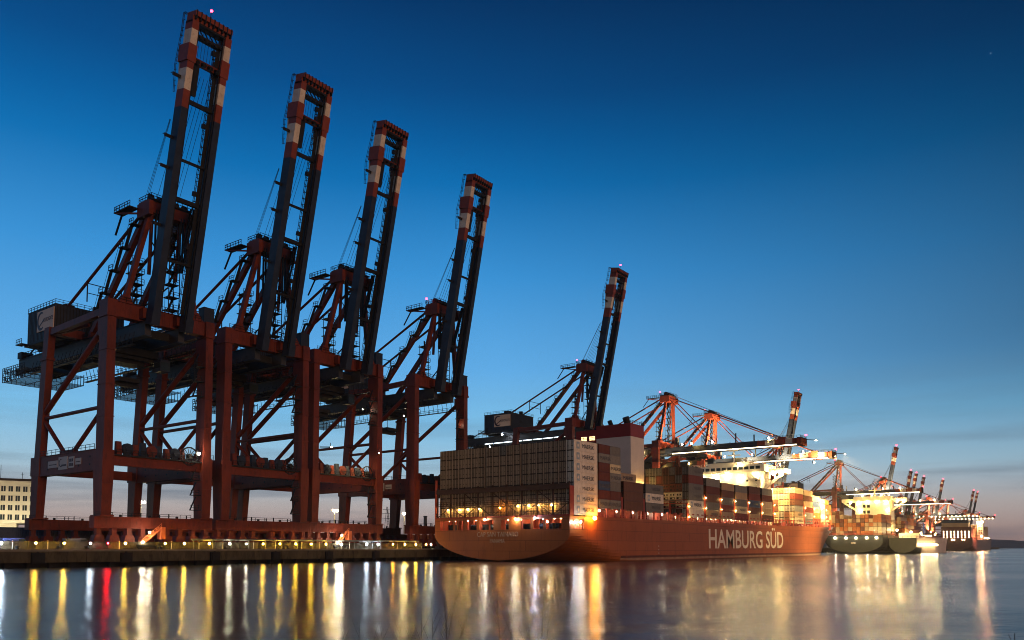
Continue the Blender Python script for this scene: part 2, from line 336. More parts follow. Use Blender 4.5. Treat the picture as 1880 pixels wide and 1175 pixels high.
# ------------------------------------------------------------------ ship-to-shore cranes
def c(u, w, Z): return (u-11.75, -w, Z-QZ)
BOOM_L = 68.4
def boom_meshes():
    g = MB()
    segs = [(0, 46.6, 3), (46.6, 50.4, 1), (50.4, 54.9, 2), (54.9, 59.2, 1), (59.2, 63.2, 2), (63.2, 65.1, 1)]
    for sx in (-1, 1):
        xc = sx*4.0
        for a, b_, m in segs: g.box(xc-.75, xc+.75, -b_, -a, -2.85, 0, m)
        g.box(xc-1.0, xc+1.0, -60.0, -56.4, -3.0, .9, 1); g.box(xc-.95, xc+.95, -2.2, .8, -3.05, -.4, 3)     # widened node, hinge block
        g.beam((xc, -56.4, .7), (xc, -51.5, -.1), 1.3, .35, 2)
        g.box(xc-sx*1.02-.09, xc-sx*1.02+.09, -66, -1, -2.6, -2.25, 0)                                    # trolley rail
    girders = g.mesh('boom', [STEEL, REDL, WHT, NAVY])
    t = MB()
    t.box(-4.72, 4.72, -66.0, -65.0, -2.6, -.2, 0); t.box(-3.2, 3.2, -62.9, -62.2, -2.2, -.6, 1)
    t.box(-4.5, 4.5, -67.0, -66.0, -3.2, .2, 0)
    for k in range(9):
        x = -4.2+k*1.05; t.box(x-.11, x+.11, -67.15, -65.2, -3.3, .35, 1)
    t.rail([(-4.6, -67.0, .2), (4.6, -67.0, .2)], 1., 1.3, .05, 1); t.rail([(-4.9, -67.0, .2), (-4.9, -62, .2)], 1., 1.3, .05, 1)
    for k in range(6): t.beam((-3.2+k*1.2, -65, -.3), (-2.4+k*1.2, -62.2, -2.4), .2, .2, 1)
    t.box(-4.75, 4.75, -65.0, -64.6, -2.75, -.1, 1)
    tip = t.mesh('boom_tip_frame', [REDL, STEEL])
    ties = []
    for yy, hh in ((-57.4, 1.3), (-48.6, .8), (-36, .45), (-27.5, .9), (-14, .6)):
        k_ = MB(); k_.box(-3.25, 3.25, yy-hh/2, yy+hh/2, -1.9, -1.0, 0 if yy < -50 else 1)
        if yy == -57.4:
            for k in range(4): k_.tube((-2.4+k*1.6, -57.4, -1.5), (-2.4+k*1.6, -56.9, -3.0), .45, 8, m=1)
            k_.box(-2.6, -1.5, -56.8, -50, -2.2, -1.4, 1)
        ties.append(k_.mesh('boom_cross_tie', [RED, STEEL]))
    l_ = MB()                                               # walkway with rungs inside the right girder, stubs outside the left one
    l_.box(2.2, 3.1, -63, -3, -1.5, -1.38); l_.rail([(2.2, -63, -1.4), (2.2, -3, -1.4)], 1.1, 1.5, .05)
    for k in range(34): l_.beam((2.2, -62+k*1.75, -.3), (3.2, -61.2+k*1.75, -1.4), .09, .09)
    for yy in (-53, -40, -33.5, -21): l_.box(-6.6, -4.75, yy-.35, yy+.35, -1.0, -.8); l_.rail([(-6.5, yy-.3, -.8), (-4.8, yy-.3, -.8)], .9, .9, .04)
    for yy in (-61, -45, -30, -18): l_.box(1.4, 2.2, yy-.5, yy+.5, -1.7, -.9)
    l_.rail([(-5.0, -63, .0), (-5.0, -56, .9), (-5.0, -50, 0)], 1.0, 1.2, .04)
    walk = l_.mesh('boom_walkway', STEEL)
    return girders, tip, ties, walk
def flood(parent, loc, m, r=.38, name='floodlight', R_=None):
    q = MB(); q.box(loc[0]-r, loc[0]+r, loc[1]-r*.3, loc[1]+r*.7, loc[2]-r*.9, loc[2]+r*.9, 0); q.ball((loc[0], loc[1]-r*.55, loc[2]), r*.8, 1)
    q.beam((loc[0], loc[1]+.2, loc[2]), (loc[0], loc[1]+.3, loc[2]+1.2), .12, .12, 0)
    return q.build(name, [STEEL, m], parent)
def strip(parent, a, b, m=None, r=.14):  # glowing strips put in for the lit lower edges of boom and girder
    q = MB(); q.beam(a, b, r*1.6, r*2, 0); q.beam((a[0], a[1], a[2]+r*2.4), (b[0], b[1], b[2]+r*2.4), r*1.2, r*2, 1)
    return q.build('edge_light', [m or STRIP, STEEL], parent)
def make_crane():
    root = empty('quay_crane', (0, 0, 0))
    for u in (0, 23.5):                                          # waterside legs
        m = MB(); x = u-11.75
        m.frus((x, 0, 7.3), 1.05, 1.7, (x, 0, 17.2), 1.25, 2.0); m.box(x-1.25, x+1.25, -2.0, 2.0, 17.2, 21.3)
        m.frus((x, 0, 21.3), .98, 1.75, (x, 0, 50.3), .95, 1.7); m.box(x-1.2, x+1.2, -2.0, 2.0, 50.3, 50.9)
        for z in (14, 28.5, 35.5, 43): m.box(x-1.06-(.1 if z < 20 else 0), x+1.06+(.1 if z < 20 else 0), -1.95-(.1 if z < 20 else 0), 1.86, z, z+.16)
        m.box(x-1.1, x+1.1, -1.85, 1.85, 50.9, 54.1); m.box(x-1.5, x+1.5, -2.1, 2.1, 7.0, 7.3)
        m.build('waterside_leg', RED, root)
        m = MB()
        m.frus((x, 31.2, 7.3), .9, 1.5, (x, 30.6, 17.2), 1.0, 1.8); m.box(x-1.08, x+1.08, 28.3, 32.9, 17.2, 21.6)
        m.frus((x, 30.4, 21.6), .78, 1.4, (x, 28.4, 44.6), .78, 1.35); m.box(x-1.0, x+1.0, 26.7, 30.1, 44.6, 45.2)
        m.frus((x, 28.3, 45.2), .8, 1.3, (x, 27.4, 52.4), .8, 1.25); m.box(x-1.7, x+1.7, 29, 33.4, 7.0, 7.3)
        m.build('landside_leg', RED, root)
        m = MB(); m.box(x-.9, x+.9, 2.02, 28.28, 17.0, 21.5); m.box(x-1.1, x+1.1, 2.02, 28.28, 21.5, 21.62)
        m.rail([(x-1.1, 2, 21.62), (x-1.1, 28, 21.62)], 1.1, 2, .045, 1)
        for k in range(5): m.box(x-.94, x-.9, 4+k*5, 4.5+k*5, 19.9, 20.3, 1); m.box(x-.94, x-.9, 4+k*5, 4.5+k*5, 18.2, 18.6, 1)
        m.build('side_portal_beam', [RED, STEEL], root)
        m = MB(); m.tube((x, 28.6, 32.0), (x, 1.2, 48.6), .66, 12); m.box(x-.9, x+.9, 1.0, 2.6, 46.5, 50.2); m.build('diagonal_brace', RED, root)
        m = MB(); m.tube((x, 28.5, 30.8), (x, 1.2, 30.8), .42, 10); m.build('horizontal_strut', RED, root)
        m = MB(); m.tube((x, 28.6, 30.2), (x, 17.8, 21.6), .5, 10); m.tube((x, 14.2, 21.6), (x, 1.2, 30.2), .5, 10); m.box(x-.55, x+.55, 12.8, 19.2, 21.62, 22.3); m.build('lower_brace', RED, root)
        m = MB(); m.beam((x, 26.0, 51.2), (x, 1.4, 51.9), 1.2, 1.5); m.beam((x*.985, 25.4, 50.6), (x*.82, 13, 51.2), .6, .7); m.build('top_strut', RED, root)
    for v, nm in ((0, 'waterside'), (31.2, 'landside')):
        m = MB(); m.box(-13.9, 13.9, v-1.1, v+1.1, 4.5, 7.0)
        for k in range(12): m.box(-13+k*2.3, -12.8+k*2.3, v-1.12, v-1.1, 4.6, 6.9)
        m.rail([(-13.8, v-1.0, 7.0), (-10.0, v-1.0, 7.0)], .9, 1.2, .04, 1); m.rail([(-9.5, v+.9, 7.0), (9.5, v+.9, 7.0)], .9, 2.4, .04, 1)
        for k in range(8): m.box(-8+k*2.2+(.4 if k % 3 else 0), -7.6+k*2.2, v-.3, v+.2, 7.0, 7.5+.25*(k % 3), 1)
        m.build('sill_beam', [RED, STEEL], root)
        for k in range(8):
            xc = (-12.6, -9.3, -6.0, -2.9, 2.9, 6.0, 9.3, 12.6)[k]
            m = MB(); m.frus((xc, v, 1.0), 1.35, .8, (xc, v, 3.0), .9, .8); m.box(xc-.5, xc+.5, v-.6, v+.6, 3.0, 4.5); m.box(xc-1.5, xc+1.5, v-.9, v-.65, .7, 1.5)
            for d in (-.85, .85): m.tube((xc+d, v-.5, .42), (xc+d, v+.5, .42), .4, 12, m=1)
            m.build('bogie', [RED, STEEL], root)
    m = MB(); m.box(-10.48, 10.48, -1.6, .9, 20.2, 20.5, 1); m.box(-10.48, 10.48, -.9, .7, 18.2, 20.2); m.rail([(-9.8, -1.55, 20.5), (9.8, -1.55, 20.5)], 1.1, 1.6, .045, 1); m.rail([(-9.8, .85, 20.5), (9.8, .85, 20.5)], 1.1, 1.6, .045, 1)
    m.build('cable_platform', [RED, STEEL], root)
    m = MB(); m.box(-10.6, 10.6, 30.2, 31.4, 17.6, 19.8); m.build('landside_cross_beam', RED, root)
    for k in range(9):                                          # row of cabinets and cable drums on the platform
        x = -8.9+k*1.85; m = MB()
        if k % 3 == 1:
            m.tube((x, -1.0, 21.9), (x, -.2, 21.9), 1.25, 14); m.tube((x, -1.15, 21.9), (x, -.05, 21.9), .5, 10); m.box(x-.7, x+.7, -.9, -.3, 20.5, 21)
        else:
            h = (2.9, 0, 2.5, 3.1, 0, 2.7, 2.3, 0, 2.6)[k]; m.frus((x, -.5, 20.5), .68, .5, (x-.12, -.5, 20.5+h), .55, .42); m.box(x-.4, x+.2, -1.02, -.98, 21.2, 22.4)
        m.build('equipment_cabinet', NAVY if k % 2 else RED, root)
    m = MB(); x, z = 7.6, 21.6                                   # spoked cable reel
    for k in range(14):
        t = 2*math.pi*k/14; t2 = 2*math.pi*(k+1)/14
        m.beam((x, -1.0, z), (x+2.1*math.cos(t), -1.0, z+2.1*math.sin(t)), .1, .1)
        m.beam((x+2.1*math.cos(t), -1.0, z+2.1*math.sin(t)), (x+2.1*math.cos(t2), -1.0, z+2.1*math.sin(t2)), .12, .3)
    m.tube((x, -1.5, z), (x, -.4, z), .6, 12); m.build('cable_reel', STEEL, root)
    m = MB(); m.box(-10.62, 10.62, -1.15, 1.15, 50.75, 53.95); m.box(-10.62, 10.62, -1.45, 1.45, 53.95, 54.06)
    for k in range(9): m.box(-8.6+k*2.15, -8.46+k*2.15, -1.2, -1.15, 50.8, 53.9); m.rail([(-11.5, -1.35, 54.1), (9.6, -1.35, 54.06)], 1.1, 1.5, .045, 1); m.rail([(-9.6, 1.4, 54.06), (9.6, 1.4, 54.06)], 1.1, 1.8, .045, 1)
    for xx in (-4, 4): m.box(xx-1.5, xx+1.5, -2.9, -1.16, 51.2, 53.4)
    m.build('top_portal_beam', [RED, STEEL], root)
    m = MB(); m.box(-10.48, 10.48, 26.5, 28.6, 50.95, 52.9); m.build('rear_portal_beam', RED, root)
    for sx in (-1, 1):
        m = MB(); m.box(sx*4-.75, sx*4+.75, -2.4, 62, 47.7, 50.7); m.box(sx*4-.95, sx*4+.95, -2.4, 62, 47.5, 47.7, 1); m.box(sx*4-.95, sx*4+.95, -1.4, 61.8, 50.7, 50.82, 1)
        m.build('girder', [GREYG, NAVY], root)
    for v in (61.2, 52, 42, 33, 22, 12, 2): m = MB(); m.box(-3.24, 3.24, v-.5, v+.5, 48.3, 50.0); m.build('girder_tie', STEEL, root)
    h = MB(); h.box(-8.3, 8.8, 33.2, 48.4, 52.2, 60.2, 0); h.box(-8.7, 9.2, 32.6, 49.2, 51.6, 52.2, 1); h.box(-8.4, 8.9, 33.1, 48.5, 60.2, 60.4, 1)
    for k in range(20): h.box(-8.36, -8.3, 33.6+k*.75, 33.8+k*.75, 52.4, 60.1, 1)
    for k in range(22): h.box(-8.0+k*.76, -7.8+k*.76, 33.14, 33.2, 52.4, 60.1, 1)
    h.box(-8.38, -8.3, 46.3, 47.3, 52.4, 54.6, 1); h.box(-2, -.6, 33.1, 33.2, 56.4, 57.5, 1)
    h.rail([(-8.3, 48.4, 60.4), (-8.3, 33.2, 60.4), (8.8, 33.2, 60.4)], 1.1, 1.6, .045, 1)
    h.box(-10.2, -8.7, 47.2, 50.6, 52.0, 52.2, 1); h.rail([(-10.1, 47.3, 52.2), (-10.1, 50.5, 52.2)], 1.2, 1, .05, 1)
    h.box(-4, -1.6, 38, 40.5, 60.4, 62.2, 1); h.tube((3, 36, 60.4), (3, 36, 62.4), .9, 10, m=1)
    for xx in (-5.5, 5.5): h.box(xx-.5, xx+.5, 33.5, 48, 50.85, 51.6, 1)
    mh = h.build('machinery_house', [NAVY, STEEL], root)
    s = MB(); s.box(-8.55, -8.4, 33.5, 42.6, 54.4, 59.6, 0); sg = s.build('sign', [SIGN], mh)
    s = MB()
    for k in range(26):                                          # the sweeping crescent mark
        a = R(60+k*9.5); a2 = R(60+(k+1)*9.5); r1 = 1.9; w1 = .12+.30*math.sin(math.pi*k/26)
        P = lambda a_, r_: (-8.58, 40.2-r_*math.cos(a_), 57.0+r_*1.1*math.sin(a_))
        s.face([P(a, r1-w1), P(a2, r1-w1), P(a2, r1+w1), P(a, r1+w1)])
    s.beam((-8.58, 41.4, 55.6), (-8.58, 38.6, 57.2), .03, .35)
    s.build('sign_mark', INK, sg)
    tm = text_mesh('EUROGATE', 5.0, 1.0, m=INK); o = obj('lettering', tm, sg, (-8.57, 36.3, 57.0)); o.rotation_euler.z = R(-90)
    p = MB()                                                     # maintenance platforms at the rear end
    for z in (44.6, 47.0):
        [p.box(-7.5, 7.5, 51.5+k*1.1, 51.72+k*1.1, z, z+.12) for k in range(13)]; [p.box(x-.12, x+.12, 51.5, 65, z-.1, z) for x in (-7.4, -2.5, 2.5, 7.4)]; p.rail([(-7.5, 51.5, z+.15), (-7.5, 65, z+.15), (7.5, 65, z+.15)], 1.2, 1.1, .06)
    for k in range(9):
        for x in (-7.5, 7.5): p.beam((x, 51.5+k*1.68, 44.6), (x, 51.5+k*1.68, 47.6), .15, .15)
    for x in (-4, 4): p.box(x-.4, x+.4, 58, 64.5, 47.2, 48.9)
    for k in range(5): p.beam((-7.5, 52+k*2.6, 44.7), (-7.5, 54.6+k*2.6, 47), .12, .12)
    p.rail([(-4.6, 50, 50.9), (-4.6, 61.5, 50.9), (4.6, 61.5, 50.9)], 1.6, 2, .06); p.beam((-4, 60, 51), (-4, 48, 55.5), .3, .3); p.box(-5.4, -2.4, 59, 61.4, 50.9, 52.6)
    p.build('rear_platform', STEEL, root)
    for sx in (-1, 1):                                           # hung catwalks with hangers
        p = MB(); x = sx*6.9
        p.box(x-.5, x+.5, -2, 49, 45.0, 45.15); p.rail([(x-.45, -2, 45.15), (x-.45, 49, 45.15)], 1.1, 2, .045)
        for k in range(26): p.beam((x+.4*sx, -1.6+k*2, 45.1), (x-.3*sx, -1.6+k*2, 48.0), .1, .1)
        if sx < 0:
            p.box(x-1.2, x+.6, 14, 22, 43.0, 43.15); p.rail([(x-1.2, 14, 43.15), (x-1.2, 22, 43.15)], 1.1, 1.2, .05); p.beam((x, 14, 43.1), (x, 13, 45), .12, .12); p.beam((x, 22, 43.1), (x, 22, 45), .12, .12)
        p.build('catwalk', STEEL, root)
    t = MB(); t.box(-5.6, 5.6, 10, 19.5, 45.6, 47.3); t.box(-6.2, 6.2, 11, 12, 44.8, 46.2); t.box(-3.5, 3.5, 12.5, 17.5, 44.0, 45.6)
    for k in range(6): t.tube((-2.5, 12+k*1.1, 46), (2.5, 12+k*1.1, 46), .5, 8)
    t.rail([(-5.6, 10, 47.3), (-5.6, 19.5, 47.3)], 1, 1.3, .05)
    for x in (-2, 2):
        for v in (13, 17): t.tube((x, v, 44), (x, v, 40.6), .06, 5)
    t.box(-2.6, 2.6, 12.6, 17.4, 39.6, 40.6); t.box(-3.2, 3.2, 14.2, 15.8, 38.7, 39.6)
    tr = t.build('trolley', STEEL, root)
    t = MB(); t.box(4.2, 6.6, 6.6, 9.6, 42.2, 44.8, 0); t.box(4.1, 6.7, 6.5, 9.8, 44.8, 45.0, 0); t.box(4.3, 6.5, 6.5, 6.6, 42.5, 44.4, 1); t.box(4.1, 4.2, 6.8, 9.4, 43.1, 44.4, 1); t.beam((5.4, 9.4, 44.8), (5.4, 10.5, 46.2), .4, .4, 0)
    t.build('operator_cab', [NAVY, GLASS], tr)
    # A-frame
    for sx in (-1, 1):
        m = MB(); m.beam((sx*8.5, -.2, 54.06), (sx*4.0, -2.2, 76.0), 1.0, 1.25); m.frus((sx*8.5, -.2, 54.06), 1.6, 1.1, (sx*8.2, -.3, 56), .7, .7); m.build('front_mast_leg', RED, root)
        m = MB(); m.beam((sx*4, -.6, 76.0), (sx*4, 24.0, 50.9), 1.15, 1.35); m.box(sx*4-1, sx*4+1, 22, 26, 50.85, 52.2)
        if sx < 0:
            for k in range(5):
                a = Vector((sx*4-.6, .2, 74.5)).lerp(Vector((sx*4-.6, 21, 53.5)), .06+k*.21); m.box(a.x-2.0, a.x, a.y-.9, a.y+.9, a.z-.2, a.z, 1); m.rail([(a.x-1.95, a.y-.9, a.z), (a.x-1.95, a.y+.9, a.z)], 1.1, .9, .05, 1)
                b2 = a+Vector((0, 4.2, -5.0)); m.beam(a+Vector((-1.4, .6, 0)), b2+Vector((-1.4, -.9, 0)), .7, .14, 1); m.beam(a+Vector((-1.9, .6, 1)), b2+Vector((-1.9, -.9, 1)), .07, .07, 1)
        m.build('rear_mast_leg', [RED, STEEL], root)
        m = MB(); m.tube((sx*4.2, .2, 76.6), (sx*4.2, 37.5, 60.3), .36, 8); m.box(sx*4.2-.5, sx*4.2+.5, 36.9, 38.6, 60.2, 61.2); m.build('backstay', RED, root)
        m = MB(); m.tube((sx*3.4, -1.6, 75.5), (sx*3.2, -.6, 62.0), .42, 8); m.build('mast_strut', RED, root)
    m = MB()
    for x in (-4.2, 4.2): m.beam((x, 26, 60.4), (x, 26, 65.3), .22, .22)
    m.beam((-4.2, 26, 65), (4.2, 26, 65), .18, .18); m.beam((-4.2, 26, 62.6), (4.2, 26, 62.6), .15, .15); m.build('stay_support', STEEL, root)
    m = MB(); m.box(-5.4, 5.4, -3.4, .4, 75.4, 78.0); m.box(-4.8, 4.8, -4.2, 1.2, 78.0, 78.3, 1)
    for xx in (-4, -2, 0, 2, 4): m.tube((xx-.35, -2.0, 78.9), (xx+.35, -2.0, 78.9), 1.0, 12, m=1)
    m.box(-5.6, -4.6, -4.4, .8, 74.4, 77.6); m.box(4.6, 5.6, -4.4, .8, 74.4, 77.6)
    m.rail([(5, -4.1, 78.3), (-5, -4.1, 78.3), (-5, 1.2, 78.3), (5, 1.2, 78.3)], 1.1, 1.2, .05, 1)
    m.box(-7.6, -5.4, .4, 7.4, 76.6, 76.8, 1); m.rail([(-7.5, .4, 76.8), (-7.5, 7.3, 76.8), (-5.4, 7.3, 76.8)], 1.2, 1.1, .055, 1); m.beam((-6, 6.6, 76.8), (-5.6, 10.2, 72.8), .45, .12, 1); m.beam((-5.4, 0, 75.5), (-7.4, 6.8, 76.6), .35, .35)
    m.build('mast_head', [RED, STEEL], root)
    m = MB()                                                     # stair tower beside the mast
    for x in (-6.3, -4.3):
        for v in (.4, 2.4): m.beam((x, v, 54), (x, v, 65), .14, .14)
    for k in range(5):
        z = 54.6+k*2.4; m.box(-6.8, -3.9, 0, 2.8, z, z+.14); m.rail([(-6.8, 0, z+.14), (-3.9, 0, z+.14)], 1.1, 1, .045); m.beam((-6.2, .4, z), (-4.4, 2.2, z+2.4), .5, .1)
    for k in range(7):
        z = 55+k*3; m.box(1.2, 3.8, -1.4, 1.2, z, z+.14); m.rail([(1.2, -1.4, z+.14), (3.8, -1.4, z+.14)], 1.1, 1.2, .05); m.beam((1.4, -.9, z), (3.4, .8, z+3), .5, .12)
    for x in (1.2, 3.8):
        for v in (-1.4, 1.2): m.beam((x, v, 54), (x, v, 76), .16, .16)
    m.build('stair_tower', STEEL, root)
    m = MB(); m.box(10.4, 13.1, -1.2, 1.2, 54.1, 57.6); m.box(10.3, 13.2, -1.3, 1.3, 57.6, 57.75); m.build('electrical_cabinet', NAVY, root)
    m = MB()                                                     # ladders and landings on the right leg
    for z in (9, 12.5, 16): m.box(8.4, 10.4, -1.6, -.3, z, z+.14); m.rail([(7.9, -1.6, z+.14), (9.9, -1.6, z+.14)], 1.1, 1, .05); m.beam((8.2, -.7, z), (9.6, -.7, z+3.3), .5, .1)
    m.build('leg_ladder', STEEL, root); m = MB()
    for z in (36, 39.5, 43): m.box(8.7, 10.7, -1.6, .3, z, z+.14); m.rail([(8.0, -1.6, z+.14), (9.9, -1.6, z+.14)], 1.1, 1, .05); m.beam((8.2, -.7, z), (9.6, -.7, z+3.3), .5, .1)
    m.beam((8.1, -1.4, 36), (8.1, -1.4, 45), .1, .1); m.build('leg_ladder', STEEL, root)
    for k, (v, wd, hh) in enumerate(((21.6, 4.8, 1.6), (16.6, 4.3, 2.9), (12.6, 2.6, 2.5), (9.4, 2.6, 1.4))):
        m = MB(); m.box(-12.75, -12.66, v-wd/2, v+wd/2, 19.4-hh/2, 19.4+hh/2, 0)
        pl = m.build('placard', PLAC, root)
        s = MB()
        if k == 1:
            for j in range(12):
                a = R(70+j*20); a2 = R(90+j*20); P = lambda a_, r_: (-12.77, v+.9-r_*math.cos(a_), 19.5+r_*math.sin(a_)); s.face([P(a, .7), P(a2, .7), P(a2, .95), P(a, .95)])
            s.box(-12.77, -12.75, v-1.7, v+.7, 18.7, 19.1)
        elif k == 2: [s.box(-12.77, -12.75, v-.9+j % 2*1., v-.1+j % 2*1., 18.5+j//2*1., 19.2+j//2*1.) for j in range(4)]
        else: s.box(-12.77, -12.75, v-wd*.4, v+wd*.4, 19.2, 19.4)
        s.build('placard_print', INK, pl)
    return root

def add_boom(root, BM, raised):
    g, tip, ties, walk = BM
    bo = obj('boom', g, root, c(11.75, 2.6, 54.35))
    for me in (tip, *ties, walk): obj(me.name.split('.')[0], me, bo)
    if raised: bo.rotation_euler.x = R(-78.2)
    return bo
def boom_pt(x, t, z, raised):
    a = R(-78.2) if raised else 0; y0, z0 = -t, z
    return Vector((x, -2.6+y0*math.cos(a)-z0*math.sin(a), 54.35-QZ+y0*math.sin(a)+z0*math.cos(a)))
def raised_rig(root):
    for sx in (-1, 1):
        m = MB()
        for d in (-.35, .35):
            p0 = Vector((sx*3.0+d, -3.2, 76.2)); k1 = Vector((sx*2.9+d, -3.0, 63.5)); p2 = boom_pt(sx*2.9+d, 27, .5, True)
            m.beam(p0, k1, .28, .5); m.beam(k1, p2, .28, .5)
        m.build('folded_forestay', STEEL, root)
    m = MB()
    for k in range(6): m.tube((-2.6+k*1.0, -2.2, 79.6), boom_pt(-2.2+k*.9, 55, -1, True), .045, 4)
    for k in range(3): m.tube((-4.5-.3*k, -2.0, 79.2), boom_pt(-4.9-.1*k, 44, .6, True), .04, 4)
    for k in range(3): m.tube((-1.6+k*1.4, -2.2, 50), (-1.6+k*1.4, -2.4, 75), .035, 4)
    m.build('hoist_rope', STEEL, root)
    m = MB(); m.tube((-4, -1.0, 54.5), (1.2, -1.0, 60.0), .18, 6); m.tube((-3.4, -2, 69), (2.6, -2, 61), .14, 6); m.build('mast_tie', STEEL, root)
    m = MB()
    for k in range(8): m.tube(boom_pt(-2.6+k*.75, 57, -1.2, True), boom_pt(-2.6+k*.75, 66, -1.2, True), .04, 4)
    m.build('hoist_rope', STEEL, root)
def lowered_rig(root):
    for sx in (-1, 1):
        m = MB()
        for d in (-.3, .3): m.tube((sx*4.2+d, -3.6, 76.8), boom_pt(sx*4.2+d, 57.5, .9, False), .26, 6)
        m.tube((sx*3.6, -3.6, 78.6), boom_pt(sx*3.8, 57, 1.0, False), .08, 4)
        m.build('outer_forestay', RED, root)
        m = MB(); m.tube((sx*3.9, -3.6, 76.0), boom_pt(sx*4.0, 24, .3, False), .24, 6); m.build('inner_forestay', RED, root)
    for t in (6, 13, 26, 36, 45): m = MB(); m.beam(boom_pt(-4, t, 0, False), boom_pt(-4, t, 3.2 if t % 2 else 4.6, False), .5, .5); m.build('boom_mast', STEEL, root)
def mast_light(root, m=REDE, loc=(-5.2, .6, 79.9), r=.32, name='aviation_light'):
    q = MB(); q.ball(loc, r, 0); q.tube((loc[0], loc[1], loc[2]-1.8), (loc[0], loc[1], loc[2]-r*.8), .07, 5, m=1); return q.build(name, [m, STEEL], root)
def tip_light(root, raised, r=.3):
    p = boom_pt(0 if raised else 3.5, 69.4 if raised else 67, -1.2 if raised else 2.0, raised); q = MB(); q.ball(p, r, 0); q.tube(p, boom_pt(0 if raised else 3.5, 66.8, -1.2 if raised else .3, raised), .08, 5, m=1); return q.build('tip_light', [REDE, STEEL], root)

BM = boom_meshes()
P_raised = make_crane(); add_boom(P_raised, BM, True); raised_rig(P_raised)
P_low = copy_tree(P_raised, None, skip=('boom', 'folded_forestay', 'hoist_rope', 'mast_tie'))
add_boom(P_low, BM, False); lowered_rig(P_low)
GR = 'red ship-to-shore cranes along the quay'
def place(o, X, sc, label, Y=173.3):
    o.location = (X+11.75*sc, Y, QZ); o.scale = (sc,)*3; tag(o, label, 'crane', GR); return o
CR = {}
RAISED = [('A', 85.4, 1., 'tall red crane with raised boom, leftmost of the four big ones near the office building'),
          ('B', 114.1, 1., 'tall red crane with raised boom, second of the four big ones from the left'),
          ('C', 141.3, 1., 'tall red crane with raised boom, third of the four big ones from the left'),
          ('D', 180.4, 1., 'tall red crane with raised boom standing just left of the container ship stern'),
          ('E', 270.8, .965, 'red crane with raised boom behind the stern containers, left of the white funnel'),
          ('H', 507, .85, 'floodlit red crane with raised striped boom above the white deckhouse'),
          ('R1', 800, .80, 'distant red crane with tallest raised striped boom beyond the dark hulled ship'),
          ('R2', 880, .66, 'distant crane with short raised boom, first right of the tallest distant boom'),
          ('R3', 908, .655, 'distant crane with short raised boom, middle of the three close together'),
          ('R4', 950, .65, 'distant crane with short raised boom, last of the three close together'),
          ('R5', 1066, .69, 'distant crane with lone raised boom above the farthest ship'),
          ('R6', 1325, .70, 'very distant crane with raised boom, left one of the last pair'),
          ('R7', 1366, .70, 'very distant crane with raised boom, right one of the last pair')]
first = True
base_r = copy_tree(P_raised); base_l = copy_tree(P_low)
for k, X, sc, lb in RAISED:
    o = P_raised if first else copy_tree(base_r); first = False
    CR[k] = place(o, X, sc, lb)
LOW = [('F', 346.5, .945, 'floodlit red crane with boom lowered over the ship, right behind the funnel'),
       ('G', 399.5, .925, 'orange lit crane with lowered boom, behind the white deckhouse of the ship'),
       ('I', 651, .865, 'red crane with lowered boom standing off the bow of the red ship'),
       ('J', 806, .83, 'distant red crane with boom lowered over the dark hulled ship'),
       ('K', 1035, .75, 'distant lit crane with low boom left of the farthest ship'),
       ('L', 1168, .77, 'farthest lit crane with low boom behind the farthest ship')]
first = True
for k, X, sc, lb in LOW:
    o = P_low if first else copy_tree(base_l); first = False
    CR[k] = place(o, X, sc, lb)
def kill(o):
    for ch in list(o.children): kill(ch)
    bpy.data.objects.remove(o)
kill(base_r); kill(base_l)
tip_light(CR['A'], True)
for k in 'DEH': mast_light(CR[k])
for k in ('E', 'H', 'R1', 'R2', 'R3', 'R4', 'R5', 'R6', 'R7'): tip_light(CR[k], True, .34 if k in 'EH' else .65)
for k in 'FGIJKL': mast_light(CR[k], r=.36 if k in 'FG' else .55); tip_light(CR[k], False, .42)
def wash(cr, loc, aim, energy, size=70, anchor=None):
    fl = flood(cr, loc, FLOODY, .6 if energy > 1e4 else .22)
    if anchor: q = MB(); q.beam(loc, anchor, .25, .25); q.build('added_lamp_bracket', STEEL, cr)
    ld = bpy.data.lights.new('flood_beam', 'SPOT'); ld.energy = energy; ld.color = (1, .70, .34); ld.spot_size = R(size); ld.spot_blend = .6; ld.shadow_soft_size = .5
    lo = bpy.data.objects.new('flood_beam', ld); COL.objects.link(lo); lo.parent = fl; d = (Vector(aim)-Vector(loc)).normalized(); lo.location = Vector(loc)+d*1.0+Vector((0, 0, .2)); lo.rotation_euler = d.to_track_quat('-Z', 'Y').to_euler()
    return fl
# work lights on the cranes, plus floodlights added to light the steel
flood(CR['A'], (9.2, -2.0, 22.3), YELW, .42)
wash(CR['C'], (-8.6, -4.2, 27.5), (0, -.5, 21.2), 9e3, 80, (-10.6, -1.9, 27.5)); wash(CR['C'], (9.0, -4.2, 27.5), (3, -.5, 21.2), 9e3, 80, (10.6, -1.9, 27.5))
flood(CR['D'], (-3.5, 12, 43.4), YELW, .14); flood(CR['C'], (9.2, 3, 41), YELW, .16); flood(CR['D'], (9.4, 0, 41), YELW, .14)
for (x, y, z) in ((-8.8, 38, 50.6), (-5, 48, 46.2), (8, -2.6, 46.6)): flood(CR['E'], (x, y, z), COOL, .42)
for k in range(9): strip(CR['E'], (-7.3, 1+k*5.4, 47.3), (-7.3, 5.6+k*5.4, 47.3), STRIPC, .17)
for k in range(7): strip(CR['E'], (6.4, 1+k*6, 46.6), (6.4, 5+k*6, 46.6), STRIPC, .17)
